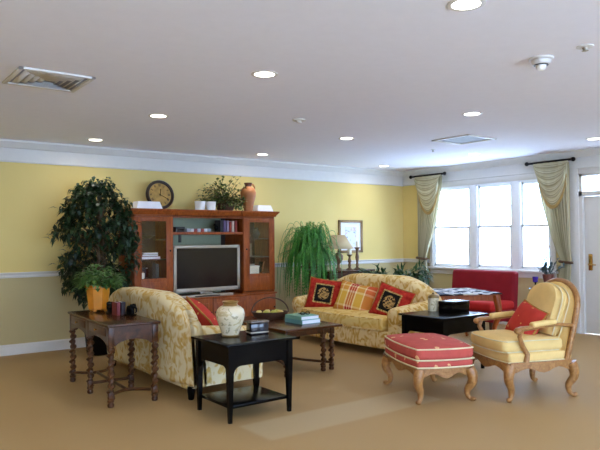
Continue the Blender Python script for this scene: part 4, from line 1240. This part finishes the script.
# ------------------------------------------------------------------ lamp console behind the sofa
t = thing('sofa_table', (7.03, 8.10, 0), 'brown wooden table against the back wall holding the lamp and candlesticks', 'table')
HT = .895
MB().box(-.52, .52, -.19, .19, HT-.03, HT, .008, seg=3).build('tabletop', M_walnut_top, t)
w = MB()
for s in (-1, 1): w.box(-.46, .46, s*.15-.01, s*.15+.01, HT-.13, HT-.03); w.box(s*.46-.01, s*.46+.01, -.15, .15, HT-.13, HT-.03)
w.build('apron', M_walnut, t)
for sx in (-1, 1):
    for sy in (-1, 1): MB().lathe([(.014, 0), (.02, .02), (.018, .3), (.026, HT-.14), (.026, HT-.03)], (sx*.455, sy*.145, 0), 12).build('leg', M_walnut, t)
t = thing('table_lamp', (6.88, 8.10, HT), 'table lamp with cream cone shade and brown carved base', 'lamp')
MB().lathe([(.07, 0), (.075, .012), (.055, .025), (.03, .05), (.022, .09), (.03, .11), (.055, .14), (.082, .19), (.08, .24), (.05, .28), (.025, .295), (.012, .30), (.012, .34)], seg=28, wob=lambda a, z: 1+(.05*sin(a*9+z*60) if .1 < z < .29 else 0)).build('base', M_pine, t)
w = MB()
n = 32
for (r1, r2) in ((.26, .11),):
    vs = [(r*cos(2*pi*s/n), r*sin(2*pi*s/n), z) for (r, z) in ((r1, .36), (r2, .59)) for s in range(n)]
    w.faces(vs, [[s, (s+1) % n, n+(s+1) % n, n+s] for s in range(n)])
w.build('lamp_shade', M_shade, t, solid=.004)
MB().tube([(0, 0, .33), (0, 0, .61)], .006, 8).sphere((0, 0, .62), .013, 10).build('finial', M_brass, t)
def candlestick(x, y, h, label, cw, chh):
    t = thing('candlestick', (x, y, HT), label, 'candlestick')
    MB().lathe([(.062, 0), (.065, .012), (.045, .02), (.02, .04), (.028, .08), (.018, .12), (.034, h*.55), (.02, h*.75), (.018, h*.85), (.045, h*.96), (.05, h), (0, h)], seg=22).build('stem', M_pine, t)
    MB().lathe([(cw, h), (cw, h+chh), (cw*.8, h+chh+.003), (0, h+chh)], seg=18).build('candle', M_candle, t)
candlestick(7.07, 8.03, .26, 'short carved candlestick with thick white candle beside the lamp', .034, .12)
candlestick(7.27, 8.06, .38, 'tall carved candlestick with white candle on the lamp table', .024, .10)
# framed picture on the wall
t = thing('picture_frame', (7.52, YB-.001, 1.17), 'bronze framed botanical print on the yellow back wall', 'picture')
w = MB()
for (a, b, c, d) in ((-.285, .285, 0, .045), (-.285, .285, .54, .585), (-.285, -.24, 0, .585), (.24, .285, 0, .585)): w.box(a, b, -.03, 0, c, d, .006)
w.build('frame', M_frame, t)
MB().box(-.245, .245, -.012, -.002, .04, .545).build('mat_board', M_card, t)
MB().box(-.13, .13, -.015, -.012, .12, .46).build('print', floral_mat('pastel_print', C(206, 206, 216), C(196, 160, 160), C(120, 130, 150), 9), t)

# ------------------------------------------------------------------ curtains
def curtain(y0, y1, tie_a, tie_b, side, labs):
    """y0<y1 top extent; side=+1: outer edge is y1, -1: outer edge is y0"""
    XC = 8.77; zt = 2.545; out = y1 if side > 0 else y0; inn = y0 if side > 0 else y1
    rod = thing('curtain_rod', (XC, (y0+y1)/2, 2.57), labs[0], 'curtain rod')
    a, b = y0-.07, y1+.09
    if side > 0: a, b = y0-.06, y1+.14
    else: a, b = y0-.07, y1+.14
    MB().tube([(XC, a, 2.57), (XC, b, 2.57)], .018, 12).build('rod', M_blackm, rod, world=True)
    for e in (a, b): MB().sphere((XC, e, 2.57), .034, 12).build('finial', M_blackm, rod, world=True)
    for e in (a+.06, b-.06): MB().tube([(XC, e, 2.57), (XR-.024, e, 2.57)], .009, 8).build('bracket', M_blackm, rod, world=True)
    cur = thing('curtain', (XC, (y0+y1)/2, 0), labs[1], 'curtain')
    w = MB(); nu, nv = 72, 44; folds = 8
    def P(u, v):
        # v:0 top ->1 bottom ; u:0 outer ->1 inner
        z = zt+(.02-zt)*v
        ztie = 1.05
        if z > ztie:
            k = (zt-z)/(zt-ztie); s = k**1.6
            o = out; ii = inn+(tie_b-inn)*(.25*k+.75*s**1.1)
            oo = o+(tie_a-o)*s
        else:
            k = (ztie-z)/ztie; oo = tie_a; ii = tie_b+(inn-tie_b)*.30*k**.7
        y = oo+(ii-oo)*u
        amp = .028 if z > ztie else .018
        x = XC+.012+amp*sin(2*pi*folds*u+.6*sin(3*v))*(.6+.4*v) + (.02*(1-abs(z-ztie)/.2) if abs(z-ztie) < .2 else 0)
        return Vector((min(x, XR-.034), y, z))
    w.grid(nu, nv, P)
    ob = w.build('panel', M_curt, cur, world=True, ang=80)
    uv = ob.data.uv_layers.new(name='UVMap')
    vl = [(i/nu, j/nv) for j in range(nv+1) for i in range(nu+1)]
    for lp_ in ob.data.loops: uv.data[lp_.index].uv = vl[lp_.vertex_index]
    # swag with cascading folds
    w = MB()
    def Q(u, v):
        yy = y0-.01+(y1-y0+.02)*u
        prof = sin(pi*u)**.7
        skew = (1-u) if side > 0 else u
        z = zt+.01-v*(.20+.46*sin(pi*u)**.55)
        x = XC-.03-.05*sin(pi*min(1, v*1.1))-.018*abs(sin(v*pi*5.0))*prof-.008*sin(u*pi*10)*(1-v)
        yy = (y0+y1)/2+(yy-(y0+y1)/2)*(1-.25*v)-(.03*v if side < 0 else 0)
        return Vector((x, yy, z))
    w.grid(36, 44, Q)
    sw = w.build('swag', M_curt, cur, world=True, ang=80)
    uv = sw.data.uv_layers.new(name='UVMap'); vl = [(j/44*.8, i/36) for j in range(45) for i in range(37)]
    for lp_ in sw.data.loops: uv.data[lp_.index].uv = vl[lp_.vertex_index]
    w = MB()
    w.tube([Q(i/40, 1) for i in range(41)], .012, 6)
    for i in range(41):
        p = Q(i/40, 1); w.lathe([(.003, .0), (.012, -.012), (.009, -.02), (.014, -.05), (0, -.052)], (p.x, p.y, p.z+.005), 6)
    w.build('tassel_fringe', M_tass, sw)
    for v in sw.children[0].data.vertices: v.co -= cur.location
    w = MB()
    for i in range(9):
        yy = y0+.03+(y1-y0-.06)*i/8
        w.tube([(XC+.02*cos(2*pi*s/12), yy, 2.563+.022*sin(2*pi*s/12)) for s in range(12)], .004, 6, closed=True)
    w.build('rings', M_blackm, cur, world=True)
    # tieback
    w = MB(); ya, yb = min(tie_a, tie_b)-.02, max(tie_a, tie_b)+.02
    n = 20; pts = [(XC+.018+.06*cos(2*pi*i/n), (ya+yb)/2+(yb-ya)/2*sin(2*pi*i/n), 1.05+.01*sin(2*pi*i/n)) for i in range(n)]
    w.tube(pts, .02, 8, closed=True); w.build('tieback', M_tie, cur, world=True)
curtain(7.45, 8.06, 8.06, 7.87, +1, ('short black curtain rod near the corner of the room', 'olive striped curtain with fringed swag near the corner of the room'))
curtain(5.04, 5.60, 5.05, 5.20, -1, ('short black curtain rod nearest the white door', 'olive striped curtain with fringed swag between window and door'))

# ------------------------------------------------------------------ daylight
W = bpy.data.worlds.new('sky'); S.world = W; W.use_nodes = True
bg = W.node_tree.nodes['Background']; bg.inputs['Color'].default_value = (.47, .67, 1.0, 1); bg.inputs['Strength'].default_value = 18.0
for a, b in ADDED_WIN:  # portals for the added rear windows
    d = bpy.data.lights.new('window_portal', 'AREA'); d.shape = 'RECTANGLE'; d.size = b-a; d.size_y = 2.05; d.cycles.is_portal = True
    o = bpy.data.objects.new('window_portal', d); COL.objects.link(o); o.location = ((a+b)/2, YF-.16, 1.375); o.rotation_euler = (radians(90), 0, pi)
def portal(y0, y1, z0, z1):
    d = bpy.data.lights.new('window_portal', 'AREA'); d.shape = 'RECTANGLE'; d.size = y1-y0; d.size_y = z1-z0; d.cycles.is_portal = True
    o = bpy.data.objects.new('window_portal', d); COL.objects.link(o); o.location = (XR+.17, (y0+y1)/2, (z0+z1)/2); o.rotation_euler = (radians(90), 0, radians(90))
portal(WY0, WY1, WZ0, WZ1)
portal(DY0, DY1, 2.09, DZ1)

vs_ = S.view_settings
S.display_settings.display_device = 'sRGB'
vs_.view_transform = 'Standard'; vs_.look = 'None'; vs_.exposure = -0.03; vs_.gamma = 1.0; vs_.use_curve_mapping = False
